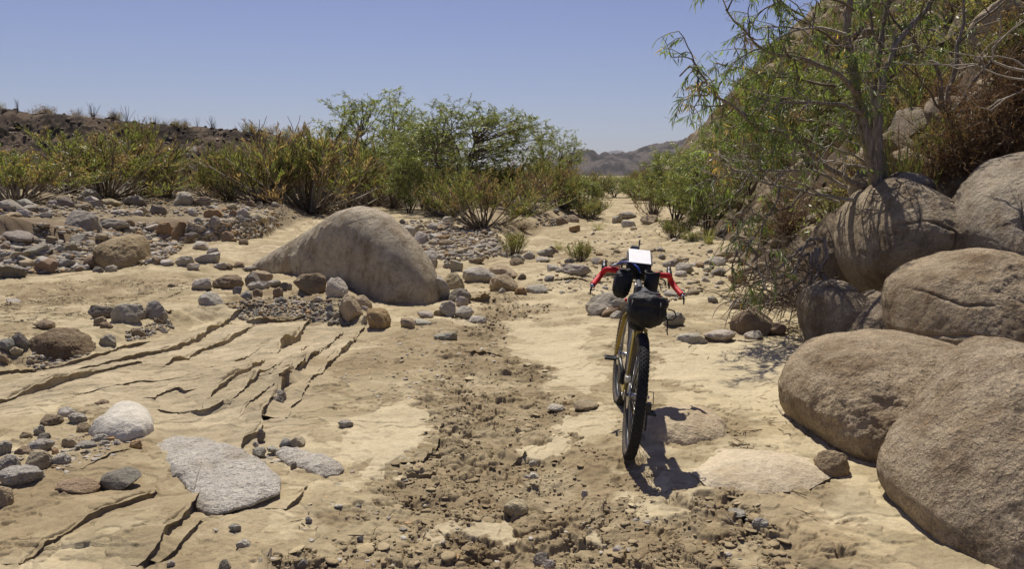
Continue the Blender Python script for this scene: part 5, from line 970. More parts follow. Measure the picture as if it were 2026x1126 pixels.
rs = np.random.RandomState(88); q_ = np.stack([rs.uniform(1470, 2060, 46), rs.uniform(15, 320, 46)], -1); g_h = raycast(q_[:, 0], q_[:, 1], hill, 8.6, 60)
for i, (a, b, z) in enumerate(g_h):
    h = rs.uniform(.35, .75)
    if i % 3 == 0: plant('dry_shrub', DRY[rs.randint(2)], (a, b, z - .06), h, 'brown twiggy shrub on the steep slope above the boulders', 'shrub', 'twiggy shrubs on the steep slope', (.9, .8, .72))
    elif i % 3 == 1: plant('low_shrub', LOW[2], (a, b, z - .06), h, 'brownish scrub bush on the steep slope above the boulders', 'shrub', 'scrub bushes on the steep slope', (.8, .75, .65))
    else: plant('broom_shrub', BROOM[(3, 5)[rs.randint(2)]], (a, b, z - .06), h * 1.1, 'half dry olive shrub on the steep slope above the boulders', 'shrub', 'half dry shrubs on the steep slope')
for k_, (a, b, s_) in enumerate([(5.9, 5.0, 1.7), (6.6, 6.9, 2.1), (5.3, 2.9, 1.4)]):     # the rock pile goes on beyond the right edge of the view
    o = bpy.data.objects.new('boulder', PROTO['r'][k_ + 3]); C.objects.link(o); o.location = (a, b, .3 * s_); o.scale = (s_ * 1.15, s_, s_ * .85); o.rotation_euler = (.1, -.25, k_ * 1.7); o.color = (.42, .34, .235, 1)
    tag(o, ('boulder beside the domed one, beyond the right edge', 'largest boulder beyond the right edge, below the slope', 'smallest boulder beyond the right edge, nearest the viewer')[k_], 'boulder')
# ------------------------------------------------------------------ the large desert willow on the right, over the boulders
def px_path(pts, Y0, Y1):
    n = len(pts); return [P(a, b, Y0 + (Y1 - Y0) * i / max(n - 1, 1)) for i, (a, b) in enumerate(pts)]
def resample(pts, step, wob, rs):
    pts = np.array(pts); L = np.concatenate([[0], np.cumsum(np.linalg.norm(np.diff(pts, axis=0), axis=1))]); n = max(int(L[-1] / step), 2); t = np.linspace(0, L[-1], n + 1)
    q = np.stack([np.interp(t, L, pts[:, k]) for k in range(3)], -1); q[1:-1] += rs.randn(n - 1, 3) * wob; return q
def big_tree(limbs, seed, label, cat, base_px, base_Y, leafiness=0.86, parts_names=('trunk', 'crown'), bare=None):
    rs = np.random.RandomState(seed); PT = Plant(seed); base = P(*base_px, base_Y)
    mb = MB()
    for pts, Y0, Y1, r0, r1, pale, leafy in limbs:
        q = resample(px_path(pts, Y0, Y1), .16, .012, rs) - base; n = len(q) - 1
        rr = [r0 + (r1 - r0) * i / n for i in range(n + 1)]
        if r0 > .02: mb.tube([tuple(p) for p in q], rr, 9)
        else: PT.along(q, r0, r1, PALEB if pale else (.20, .16, .12))
        ln = np.linalg.norm(np.diff(q, axis=0), axis=1).sum(); nb = int(ln / (.125 if leafy > .3 else .16 if leafy > 0 else .6))
        for j in range(nb):                       # side branches, then twigs that droop and carry narrow leaves
            t = rs.uniform(.25, 1.0) ** .8; k = min(int(t * n), n - 1); p = q[k] + (q[k + 1] - q[k]) * (t * n - k); d = (q[k + 1] - q[k]) / (np.linalg.norm(q[k + 1] - q[k]) + 1e-9)
            L1 = rs.uniform(.22, .68) * (1.2 - .5 * t) * min(1, .4 + r0 / .03); col = PALEB if (pale or rs.rand() < .45) else (.19, .155, .115)
            b, bd = PT.path(p, d * .6 + rs.randn(3) * .6 + np.array([0, 0, .12]), L1, .009, .004, 6, .22, -.02, col)
            for m in range(3 if leafy > .3 else 2):
                k2 = rs.randint(1, 7); tw, td = PT.path(b[k2], bd[k2] * .6 + rs.randn(3) * .55, rs.uniform(.12, .34), .0045, .002, 4, .22, -.12, (.24, .19, .12) if rs.rand() < .6 else PALEB)
                if rs.rand() > leafy * leafiness: continue
                c = (LGREEN if rs.rand() < .35 else GREEN) * rs.uniform(.65, 1.3) * np.array((.88, 1.0, .9))
                if rs.rand() < .05: c = STRAW
                for z in range(rs.randint(11, 22)):
                    k3 = rs.randint(0, 4); pp = tw[k3] + (tw[k3 + 1] - tw[k3]) * rs.rand()
                    PT.leaves(pp, td[k3] * .45 + rs.randn(3) * .38 + np.array([0, 0, -.7]), rs.uniform(.07, .14), .012, c if rs.rand() > .04 else YEL)
            if rs.rand() < .04 * leafy:           # hanging seed pods
                for z in range(5): PT.leaves(b[-1] + rs.randn(3) * .03, np.array([0, 0, -1]) + rs.randn(3) * .12, rs.uniform(.12, .2), .007, np.array((.48, .30, .12)))
    e = link('desert_willow', None, None, tuple(base)); tag(e, label, cat)
    a, b = PT.meshes('crown', 4)
    if mb.n:
        o = mb.build(parts_names[0], M_TRUNK, e)
    if a: o = link('branches', a, e); o.color = (1, 1, 1, 1)
    if b: o = link(parts_names[1], b, e); o.color = (1, 1, 1, 1)
    return e
t_ = NT('trunk_bark'); ps_ = t_.n('ShaderNodeTexCoord').outputs['Object']; mp_ = t_.n('ShaderNodeMapping'); mp_.inputs['Scale'].default_value = (26, 26, 5); t_.l(ps_, mp_.inputs[0])
n_ = t_.noise(mp_.outputs[0], 1.6, 5, .65); t_.bsdf(t_.ramp(n_, [(.3, (.12, .098, .076)), (.55, (.31, .26, .21)), (.75, (.50, .45, .38))]), .85, t_.bump(n_, .9, .025), .15); M_TRUNK = t_.m
TREE = [
 ([(1738, 392), (1730, 340), (1713, 262), (1701, 200), (1686, 130), (1672, 62), (1681, 15), (1692, -70)], 9.0, 8.6, .075, .028, 0, .9),
 ([(1744, 385), (1741, 300), (1735, 232), (1745, 160), (1762, 108), (1792, 60), (1832, 18), (1880, -50)], 9.1, 9.3, .065, .022, 0, .8),
 ([(1741, 330), (1728, 250), (1728, 180), (1738, 110), (1750, 40), (1760, -50)], 9.2, 9.6, .05, .02, 1, .8),
 ([(1699, 190), (1665, 150), (1612, 126), (1569, 112), (1531, 108), (1487, 75), (1457, 45), (1436, 18)], 8.7, 8.0, .03, .007, 0, 1.0),
 ([(1712, 370), (1660, 345), (1628, 326), (1591, 287), (1561, 269), (1524, 261), (1487, 250), (1464, 224), (1438, 203), (1408, 182), (1390, 149), (1365, 131), (1345, 150)], 8.9, 7.6, .034, .007, 0, 1.0),
 ([(1710, 226), (1673, 209), (1636, 202), (1580, 202), (1531, 200), (1490, 190)], 8.7, 8.2, .025, .007, 1, .8),
 ([(1675, 372), (1630, 345), (1600, 336), (1569, 335), (1501, 340), (1434, 334), (1412, 354)], 8.8, 8.0, .02, .006, 1, .3),
 ([(1690, 396), (1617, 384), (1543, 368), (1500, 362), (1479, 347), (1430, 345)], 8.7, 7.9, .02, .006, 1, .3),
 ([(1660, 400), (1600, 372), (1545, 352), (1490, 325), (1440, 310), (1400, 300)], 8.9, 8.3, .016, .005, 1, .5),
 ([(1543, 369), (1538, 392), (1529, 412), (1500, 458), (1473, 489), (1450, 508)], 8.0, 7.4, .014, .005, 0, .35),
 ([(1510, 445), (1503, 480), (1512, 510), (1520, 535)], 7.6, 7.2, .008, .004, 0, .45),
 ([(1508, 455), (1495, 490), (1497, 530)], 7.6, 7.3, .007, .004, 0, .45),
 ([(1600, 372), (1560, 410), (1520, 430), (1470, 440), (1430, 450)], 8.4, 7.8, .012, .004, 0, .4),
 ([(1674, 68), (1636, 54), (1606, 52), (1570, 66), (1545, 72)], 8.6, 8.2, .02, .006, 1, 1.0),
 ([(1680, 100), (1640, 70), (1590, 30), (1550, 5), (1520, -20)], 8.7, 8.3, .02, .006, 0, 1.0),
 ([(1690, 20), (1650, 0), (1600, -25), (1560, -40)], 8.6, 8.2, .018, .006, 0, 1.0),
 ([(1700, 150), (1650, 170), (1600, 165), (1540, 150), (1480, 140), (1430, 128)], 9.0, 8.4, .02, .005, 0, 1.0),
 ([(1715, 270), (1670, 255), (1620, 240), (1560, 235), (1500, 215), (1450, 250)], 9.3, 8.8, .02, .005, 0, 1.0),
 ([(1725, 330), (1680, 300), (1640, 290), (1590, 310), (1530, 305), (1470, 285)], 9.3, 8.8, .016, .005, 1, .5),
 ([(1745, 165), (1790, 130), (1830, 95), (1850, 60)], 9.3, 9.2, .018, .006, 0, .7),
 ([(1735, 232), (1720, 160), (1700, 145), (1670, 140), (1640, 150)], 9.0, 8.7, .016, .006, 1, .7),
 ([(1760, 110), (1730, 70), (1720, 20), (1715, -30)], 9.3, 9.4, .02, .008, 0, .9),
 ([(1738, 300), (1700, 280), (1680, 260), (1640, 265), (1600, 275)], 9.0, 8.5, .014, .005, 1, .5),
 ([(1790, 62), (1760, 30), (1740, -10)], 9.3, 9.5, .016, .007, 0, .9),
 ([(1735, 340), (1690, 330), (1650, 318), (1600, 322)], 8.9, 8.3, .012, .004, 1, .3),
]
big_tree(TREE, 5, 'large desert willow with dark trunks and pale limbs growing over the right boulders', 'tree', (1738, 392), 9.05)
DEAD = [
 ([(1870, 232), (1862, 190), (1858, 150), (1835, 110), (1812, 84), (1790, 60)], 10.0, 9.6, .035, .012, 0, .25),
 ([(1874, 232), (1878, 180), (1890, 140), (1893, 90), (1905, 30), (1910, -40)], 10.0, 10.0, .035, .012, 0, .3),
 ([(1880, 230), (1900, 205), (1912, 180), (1935, 150), (1962, 115), (2000, 70)], 10.0, 9.8, .028, .010, 0, .25),
 ([(1886, 228), (1925, 190), (1950, 165), (1980, 130), (2040, 60)], 10.0, 10.2, .022, .008, 0, .2),
 ([(1866, 220), (1840, 180), (1815, 150), (1775, 125)], 10.0, 9.7, .02, .007, 0, .2),
 ([(1890, 90), (1920, 60), (1960, 30), (2010, -20)], 10.0, 9.8, .016, .006, 0, .4),
]
big_tree(DEAD, 8, 'sparse dark stemmed tree with few yellow leaves behind the large willow', 'tree', (1874, 236), 10.0, .5)
BARE = [
 ([(2050, 142), (2010, 134), (1983, 130), (1964, 118), (1958, 108), (1985, 80), (2012, 50), (2024, 38)], 7.6, 7.3, .016, .005, 1, 0),
 ([(2060, 150), (2026, 172), (1990, 196), (1950, 228), (1930, 212), (1905, 180)], 7.4, 7.3, .008, .003, 1, 0),
 ([(2050, 160), (2000, 150), (1930, 130), (1850, 128), (1790, 126), (1765, 122)], 7.6, 8.0, .010, .004, 1, 0),
 ([(2040, 140), (1995, 108), (1940, 112), (1880, 104), (1800, 85)], 7.7, 8.1, .008, .003, 1, 0),
 ([(2060, 20), (2000, 60), (1960, 80), (1930, 120)], 7.6, 7.8, .007, .003, 1, 0),
]
big_tree(BARE, 9, 'bare pale branch reaching in from the right edge', 'branch', (2050, 142), 7.6, 0, )
def hput(px, py, Y, kind, w, h, name, label, cat, col=(1, 1, 1)):
    p = P(px, py, Y) if Y else hs(px, py); Y = Y or p[1]; m, uh, uw = kind; sw = w / FPX * Y / uw; plant(name, m, tuple(p), (sw, sw, h / FPX * Y / uh), label, cat, None, col)
hput(1915, 345, None, D_(0), 210, 150, 'dry_shrub', 'tangled reddish brown dry bush above the steep slab', 'shrub', (1.25, 1.05, .9))
hput(2010, 330, None, D_(1), 220, 150, 'dry_shrub', 'dark brown dry bush at the right edge above the steep slab', 'shrub', (1.05, .95, .85))
hput(1965, 300, None, D_(1), 200, 120, 'dry_shrub', 'brown dry bush behind the reddish brown one', 'shrub', (1.0, .85, .75))
hput(2050, 220, None, D_(0), 240, 150, 'dry_shrub', 'brown thicket of dry twigs on the slope at the right edge', 'shrub', (.8, .7, .65))
hput(1850, 350, None, D_(0), 120, 70, 'dry_shrub', 'small dry bush beside the grey knob of rock', 'shrub')
hput(1600, 330, 10.5, W_(3), 230, 190, 'green_shrub', 'leafy green willow bush behind the pale low limbs', 'shrub', (.8, .8, .75))
hput(1480, 380, 11.5, W_(3), 190, 150, 'green_shrub', 'leafy green bush below the tip of the large willow', 'shrub', (.85, .85, .8))
# root tangle and driftwood at the foot of the shaded boulder
def twig_pile(name, label, cat, curves, seed, extra, box, Y):
    PT = Plant(seed); rs2 = PT.rs; base = P((box[0] + box[1]) / 2, box[3], Y); mb = MB()
    for pts, r0, r1 in curves:
        q = resample(px_path(pts, Y, Y - .2), .07, .012, rs2) - base; mb.tube([tuple(p) for p in q], [r0 + (r1 - r0) * i / (len(q) - 1) for i in range(len(q))], 7)
    for i in range(extra):
        p = P(rs2.uniform(box[0], box[1]), rs2.uniform(box[2], box[3]), Y + rs2.uniform(-.35, .35)) - base; p[2] = max(p[2], .01)
        PT.path(p, rs2.randn(3) * np.array([1, 1, .45]) + np.array([-.3, 0, -.15]), rs2.uniform(.12, .5), .008, .003, 5, .3, -.06, ((.20, .15, .10), (.14, .10, .065), (.33, .27, .2))[rs2.randint(3)])
    o = mb.build(name, M_TRUNK, None, loc=tuple(base)); tag(o, label, cat)
    a, _ = PT.meshes('twigs'); t = link('twigs', a, o); t['kind'] = 'stuff'; t.color = (1, 1, 1, 1)
twig_pile('root_tangle', 'tangle of grey brown roots hanging in front of the shaded boulder', 'roots', [([(1618, 492), (1612, 515), (1625, 540), (1637, 572), (1640, 590)], .035, .025), ([(1612, 480), (1590, 488), (1575, 510), (1555, 520), (1530, 540)], .022, .008), ([(1625, 478), (1605, 470), (1585, 500), (1578, 530), (1560, 560)], .02, .007), ([(1630, 470), (1640, 500), (1625, 530), (1600, 580)], .022, .01), ([(1600, 500), (1570, 540), (1530, 555), (1490, 545)], .016, .006), ([(1610, 520), (1590, 560), (1560, 575), (1520, 585)], .015, .006), ([(1606, 500), (1602, 560), (1596, 610)], .03, .02)], 91, 80, (1500, 1640, 480, 606), 8.0)
twig_pile('driftwood_pile', 'flood wrack of small brown twigs on the sand below the hanging branches', 'twigs', [([(1490, 560), (1530, 548), (1575, 552)], .02, .01), ([(1470, 585), (1520, 590), (1580, 600)], .014, .008)], 92, 170, (1455, 1610, 545, 612), 8.6)
d0 = raycast([134], [404])[0]; mbd = MB(); mbd.tube([(0, .1, .32), (.03, .05, .2), (.10, 0, .10), (.19, -.04, 0)], [.03, .035, .04, .03], 8); o = mbd.build('stick', mat_plain('driftwood', (.45, .37, .26), .85, .1), None, loc=tuple(d0)); tag(o, 'pale broken stick leaning on rocks of the gravel bar', 'stick')
# flood litter: bits of twig and straw on the sand
def litter(name, polys, lmin, lmax, label, cols):
    q = np.concatenate([sample_px(n, p) for n, p in polys]); g = raycast(q[:, 0], q[:, 1]); g = g[fbm2(g[:, 0] * 1.3, g[:, 1] * 1.6, 4, 0.65, 97) > rng.uniform(-.3, .75, len(g))]; g[:, 2] = ground_z(g) + .003; n = len(g); a = rng.uniform(0, 6.28, n); L = rng.uniform(lmin, lmax, n) * (0.3 + rng.rand(n) ** 2)
    d = np.stack([np.cos(a), np.sin(a), rng.uniform(-.05, .22, n)], -1); w = rng.uniform(.001, .003, n) * (1 + g[:, 1] / 14)
    v, f = prisms(g - d * (L / 2)[:, None], g + d * (L / 2)[:, None], w, w * .7); c = np.array(cols)[rng.randint(len(cols), size=n)] * rng.uniform(.7, 1.2, (n, 1))
    tag(link(name, mesh_np(name, v, f, M_BARK, True, np.repeat(c, 6, 0))), label, 'litter', None, 'stuff')
litter('twig_litter', [(2600, [(0, 560), (440, 552), (330, 610), (180, 625), (0, 640)]), (260, [(0, 640), (250, 640), (180, 700), (0, 720)]), (300, [(560, 440), (720, 400), (700, 440), (600, 470)])], .02, .16, 'flood litter of dark twig bits on the sand flat', [(.10, .07, .045), (.17, .12, .075), (.30, .23, .14)])
litter('straw_litter', [(420, [(1440, 850), (1520, 855), (1530, 890), (1450, 888)]), (120, [(1490, 790), (1540, 790), (1570, 880), (1530, 860)]), (140, [(1300, 930), (1600, 950), (1700, 1126), (1350, 1126)]), (260, [(1300, 660), (1640, 600), (1600, 540), (1480, 540), (1400, 640)]), (160, [(620, 930), (1250, 930), (1300, 1126), (560, 1126)]), (120, [(1100, 560), (1500, 640), (1480, 760), (1280, 700)])], .02, .13, 'bits of straw and twig lying on the sand on the right', [(.22, .15, .08), (.42, .33, .19), (.14, .09, .055), (.30, .21, .12)])
def lying_twig(pts, z, r, label):
    q = plane([p[0] for p in pts], [p[1] for p in pts], z); q3 = np.concatenate([q, ground_z(q)[:, None] + r], 1); c = q3[0].copy(); mb = MB(); mb.tube([tuple(p - c) for p in q3], [r] + [r] * (len(pts) - 2) + [r * .5], 6)
    o = mb.build('twig', M_TRUNK, None, loc=tuple(c)); tag(o, label, 'twig')
lying_twig([(1370, 985), (1400, 1005), (1440, 1030), (1470, 1050)], 0, .003, 'thin dark twig lying below the pale slab')
lying_twig([(525, 1120), (532, 1105), (537, 1100), (534, 1126)], 0, .004, 'pale crooked twig at the bottom edge')
lying_twig([(1460, 672), (1480, 676), (1512, 671)], 0, .008, 'grey stick lying in front of the blocky brown rock')
lying_twig([(1535, 795), (1550, 815), (1556, 840)], 0.05, .004, 'bent straw stalk leaning at the rounded boulder\'s edge')
# ------------------------------------------------------------------ the loaded touring bicycle
M_FRAME = mat_plain('olive_gold_paint', (.30, .22, .045), .32, .5, .25, .15)
M_TYRE = mat_plain('tyre_rubber', (.030, .029, .028), .85, .25, 0, .5, .3, 60); M_WALL = mat_plain('dusty_sidewall', (.105, .088, .070), .85, .2, 0, .35, .2, 30)
M_BLK = mat_plain('black_metal', (.022, .022, .023), .45, .45, 0, .3); M_ALU = mat_plain('worn_aluminium', (.50, .50, .49), .32, .5, .9, .15)
M_CLOTH = mat_plain('black_nylon', (.016, .016, .017), .62, .35, 0, .45, .5, 55); M_GREY = mat_plain('grey_panel_fabric', (.055, .054, .060), .6, .3, 0, .3, .3, 60)
M_RED = mat_plain('red_bar_tape', (.55, .018, .022), .55, .3, 0, .2, .25, 70); M_MAP = mat_plain('clear_map_sleeve', (.86, .85, .84), .35, .6, 0, .06, .3, 14); M_BLUE = mat_plain('blue_hose', (.015, .06, .36), .35, .5)
M_ORNG = mat_plain('red_lens', (.55, .055, .015), .25, .6); M_CHROME = mat_plain('chrome', (.72, .72, .72), .15, .5, 1.0, .05); M_WHITE = mat_plain('white_plug', (.75, .75, .74), .3, .5); M_SCR = mat_plain('blue_grey_screen', (.10, .14, .24), .12, .6)
g_ = raycast([1241], [898])[0]; HEAD = R(-5.0); LEAN = R(6.2)
gz = float(ground_z(np.array([[g_[0], g_[1]]]))[0])
BIKE = Matrix.Translation((g_[0], g_[1], gz - .006)) @ Matrix.Rotation(HEAD + R(90), 4, 'Z') @ Matrix.Rotation(LEAN, 4, 'X')
bike = link('bicycle', None); bike.matrix_world = BIKE
tag(bike, 'olive gold touring bicycle with knobbly tyres and red drop bar tape standing in the rut', 'bicycle')
WB, WR = 1.08, .366
RH = Vector((0, 0, WR)); FH = Vector((WB, 0, WR)); BBK = Vector((.44, 0, .315)); ST = Vector((.285, 0, .80)); HT = Vector((.845, 0, .865)); HB = Vector((.905, 0, .70))
def wheel(name, hub, parent, steer=0.0):
    e = link(name, None, parent, tuple(hub)); e.rotation_euler = (0, 0, steer)
    V = []; F = []; nu, nv = 96, 16; r0, rt = WR - .030, .029            # tyre carcass
    for i in range(nu):
        a = 2 * math.pi * i / nu
        for j in range(nv):
            b = 2 * math.pi * j / nv; rr = r0 + rt * math.cos(b) * .98; V.append((rr * math.cos(a), rt * 1.02 * math.sin(b), rr * math.sin(a)))
            F.append((i * nv + j, i * nv + (j + 1) % nv, (i + 1) % nu * nv + (j + 1) % nv, (i + 1) % nu * nv + j))
    m = MB(); m.add(V, F); ty = m.build('tyre', M_WALL, e)
    k = MB()                                                             # tread blocks: rows of knobs round the tyre
    for i in range(84):
        for row, (b, wd, ln) in enumerate(((-.98, .009, .013), (-.62, .009, .011), (-.22, .010, .012), (.22, .010, .012), (.62, .009, .011), (.98, .009, .013))):
            a = 2 * math.pi * (i + (.5 if row % 2 else 0)) / 84; rr = r0 + (rt + .0015) * math.cos(b); c = Vector((rr * math.cos(a), (rt + .0015) * math.sin(b), rr * math.sin(a)))
            Mx = Matrix.Rotation(-a, 3, 'Y') @ Matrix.Rotation(b, 3, 'Z'); k.box(c, (.0065, wd, ln), Mx, .8)
    tread = MB(); nvv = 9; V = []; F = []
    for i in range(nu):
        a = 2 * math.pi * i / nu
        for j in range(nvv):
            b = -1.15 + 2.3 * j / (nvv - 1); rr = r0 + (rt + .0006) * math.cos(b); V.append((rr * math.cos(a), (rt + .0009) * math.sin(b) * 1.02, rr * math.sin(a)))
        for j in range(nvv - 1): F.append((i * nvv + j, i * nvv + j + 1, (i + 1) % nu * nvv + j + 1, (i + 1) % nu * nvv + j))
    tread.add(V, F); tr = tread.build('tread_band', M_TYRE, ty); kk = k.build('knobs', M_TYRE, ty, False); kk['kind'] = 'stuff'
    m = MB(); prof = [(WR - .062, -.014), (WR - .048, -.016), (WR - .044, -.013), (WR - .044, .013), (WR - .048, .016), (WR - .062, .014), (WR - .072, .004), (WR - .072, -.004)]
    V = []; F = []; n = len(prof)
    for i in range(72):
        a = 2 * math.pi * i / 72
        for j, (r, y) in enumerate(prof): V.append((r * math.cos(a), y, r * math.sin(a))); F.append((i * n + j, i * n + (j + 1) % n, (i + 1) % 72 * n + (j + 1) % n, (i + 1) % 72 * n + j))
    m.add(V, F); m.build('rim', M_BLK, e)
    m = MB()
    for i in range(32):
        a = 2 * math.pi * i / 32; s = 1 if i % 2 else -1; a2 = a + (.55 if (i // 2) % 2 else -.55)
        m.tube([(.026 * math.cos(a2), s * .028, .026 * math.sin(a2)), ((WR - .068) * math.cos(a), s * .002, (WR - .068) * math.sin(a))], .0012, 4)
    sp = m.build('spokes', M_ALU, e)
    m = MB(); m.tube([(0, -.055, 0), (0, -.034, 0), (0, -.03, 0), (0, -.016, 0), (0, .016, 0), (0, .03, 0), (0, .034, 0), (0, .055, 0)], [.012, .012, .029, .016, .016, .029, .012, .012], 16); m.build('hub', M_ALU, e)
    m = MB(); m.tube([(0, .040, 0), (0, .042, 0)], [.08, .08], 28); ds = m.build('brake_disc', M_ALU, e)
    return e
wheel('rear_wheel', RH, bike)
# frame
m = MB(); m.tube([BBK, ST + Vector((-.012, 0, .04))], .0155, 14); m.tube([ST + Vector((.01, 0, -.045)), HT + Vector((.0, 0, -.02))], .0155, 14); m.tube([BBK, HB], .018, 14); m.tube([HB + Vector((.012, 0, -.02)), HT + Vector((-.012, 0, .02))], .022, 14)
for s in (1, -1):
    m.tube([ST + Vector((.0, s * .012, -.06)), Vector((.20, s * .036, .70)), Vector((.06, s * .055, .47)), RH + Vector((.0, s * .066, .01))], [.010, .0095, .009, .009], 10)
    m.tube([BBK + Vector((-.02, s * .02, 0)), Vector((.33, s * .048, .325)), Vector((.14, s * .062, .35)), RH + Vector((.0, s * .066, 0))], [.012, .012, .010, .010], 10)
m.tube([Vector((.205, -.040, .715)), Vector((.215, 0, .735)), Vector((.205, .040, .715))], .010, 10)
fr = m.build('frame', M_FRAME, bike)
m = MB(); m.tube([BBK + Vector((0, -.04, 0)), BBK + Vector((0, .04, 0))], .022, 14); m.build('bottom_bracket', M_BLK, fr)
for s in (1, -1):
    m = MB(); m.box(RH + Vector((-.004, s * .066, 0)), (.045, .006, .055)); m.tube([RH + Vector((0, s * .066, 0)), RH + Vector((0, s * .082, 0))], .009, 10)
    m.build('dropout', M_ALU, fr, False, .002)
m = MB(); m.box(RH + Vector((.05, .052, .085)), (.07, .03, .035)); m.tube([RH + Vector((.06, .060, .10)), Vector((.20, .06, .60)), Vector((.30, .03, .74))], .0025, 6); m.build('brake_caliper', M_ALU, bike, True, .004)
m = MB(); m.tube([RH + Vector((0, -.046, 0)), RH + Vector((0, -.030, 0))], [.045, .075], 24); m.tube([RH + Vector((0, -.056, 0)), RH + Vector((0, -.047, 0))], [.025, .042], 24); m.build('sprockets', M_ALU, bike, False)
m = MB(); m.box(RH + Vector((.01, -.085, -.06)), (.05, .03, .05)); m.box(RH + Vector((.05, -.085, -.14)), (.035, .012, .15), Matrix.Rotation(R(18), 3, 'Y')); m.tube([RH + Vector((.03, -.092, -.08)), RH + Vector((.03, -.08, -.08))], .022, 14); m.tube([RH + Vector((.07, -.092, -.20)), RH + Vector((.07, -.08, -.20))], .022, 14)
m.tube([RH + Vector((-.01, -.085, -.04)), RH + Vector((-.07, -.10, -.02)), RH + Vector((-.06, -.095, .05)), RH + Vector((.02, -.08, .03))], .0028, 6); m.build('derailleur', M_BLK, bike, False, .002)
m = MB(); m.tube([BBK + Vector((0, -.052, 0)), BBK + Vector((0, -.047, 0))], [.072, .072], 32); m.build('chainring', M_BLK, bike, False)
m = MB(); ca = R(-128)
for s, k in ((1, 1), (-1, -1)):
    end = BBK + Vector((-.172 * math.cos(ca) * k, s * .075, -.172 * math.sin(ca) * k)); m2 = MB(); m2.tube([BBK + Vector((0, s * .055, 0)), BBK + (end - BBK) * .5 + Vector((0, s * .012, 0)), end], [.015, .012, .014], 10); cr = m2.build('crank', M_BLK, bike)
    m3 = MB(); m3.tube([end, end + Vector((0, s * .095, 0))], .007, 8)
    for q in (-.035, .035): m3.box(end + Vector((q, s * .062, 0)), (.012, .075, .016))
    for q in (.030, .092): m3.box(end + Vector((0, s * q, 0)), (.08, .012, .016))
    m3.build('pedal', M_BLK, cr, False, .003)
m = MB(); pts = []
for i in range(25):
    a = math.pi / 2 + math.pi * i / 24; pts.append(RH + Vector((.042 * math.cos(a), -.05, .042 * math.sin(a))))
for i in range(25):
    a = -math.pi / 2 + math.pi * i / 24; pts.append(BBK + Vector((.072 * math.cos(a), -.05, .072 * math.sin(a))))
m.tube(pts, .004, 6, True); m.build('chain', M_BLK, bike)
# saddle
m = MB(); V = []; F = []; prof = [(-.13, .062), (-.125, .070), (-.09, .068), (-.04, .048), (.02, .030), (.08, .022), (.13, .019), (.145, .010)]
for i, (x, w) in enumerate(prof):
    for j in range(9):
        t = -1 + 2 * j / 8; V.append((.235 + x, w * t, .965 - .022 * abs(t) ** 2.4 - (.012 if i in (0, 7) else 0) + (.012 if x < -.1 else 0)))
n = 9
for i in range(len(prof) - 1):
    for j in range(8): F.append((i * n + j, (i + 1) * n + j, (i + 1) * n + j + 1, i * n + j + 1))
m.add(V, F); sd = m.build('saddle', M_GREY, bike); md = sd.modifiers.new('solid', 'SOLIDIFY'); md.thickness = .028; md.offset = -1; b_ = sd.modifiers.new('sub', 'SUBSURF'); b_.levels = b_.render_levels = 1
m = MB(); m.tube([ST + Vector((-.005, 0, 0)), Vector((.245, 0, .925))], .0136, 12); m.tube([(.14, .02, .925), (.20, .022, .915), (.30, .022, .915), (.36, .012, .935)], .0035, 8); m.tube([(.14, -.02, .925), (.20, -.022, .915), (.30, -.022, .915), (.36, -.012, .935)], .0035, 8); m.build('seat_post', M_BLK, bike)
# front end, steered a little to the left
front = link('front_end', None, bike, tuple(HB)); front.rotation_euler = (0, 0, R(3.0))
def fl(v): return Vector(v) - HB
m = MB()
for s in (1, -1):
    m.tube([fl((.912, s * .030, .70)), fl((.925, s * .050, .665)), fl((.985, s * .056, .54)), fl((1.045, s * .058, .42)), fl(FH + Vector((0, s * .058, 0)))], [.014, .0165, .0165, .015, .012], 12)
m.tube([fl((.912, .034, .70)), fl((.909, 0, .712)), fl((.912, -.034, .70))], .017, 12); fk = m.build('fork', M_FRAME, front)
m = MB()
for s in (1, -1):
    for t in np.linspace(.12, .92, 7):
        p = fl((.925 + (1.06 - .925) * t, s * .058, .665 + (.40 - .665) * t)); m.sphere(p + Vector((-.012, s * .010, -.003)), (.0042,) * 3, None, 8, 5)
rv = m.build('rivets', M_ALU, fk); rv['kind'] = 'stuff'
wheel('front_wheel', fl(FH), front)
m = MB(); m.tube([fl(HT), fl(HT + Vector((-.012, 0, .05)))], .017, 12); m.tube([fl(HT + Vector((-.01, 0, .04))), fl((.915, 0, .978))], .016, 12); m.build('stem', M_BLK, front)
BC_ = (.915, 0, .935)
def bar_side(s):   # top, then the flared drop
    return [fl(p) for p in ((.915, 0, .935), (.915, s * .10, .937), (.914, s * .175, .937), (.922, s * .205, .936), (.945, s * .222, .924), (.960, s * .236, .902), (.948, s * .256, .874), (.905, s * .280, .848), (.84, s * .304, .824))]
m = MB()
for s in (1, -1): m.tube(bar_side(s)[:3], .0125, 12)
hb = m.build('handlebar', M_BLK, front); hb.location.z = .045
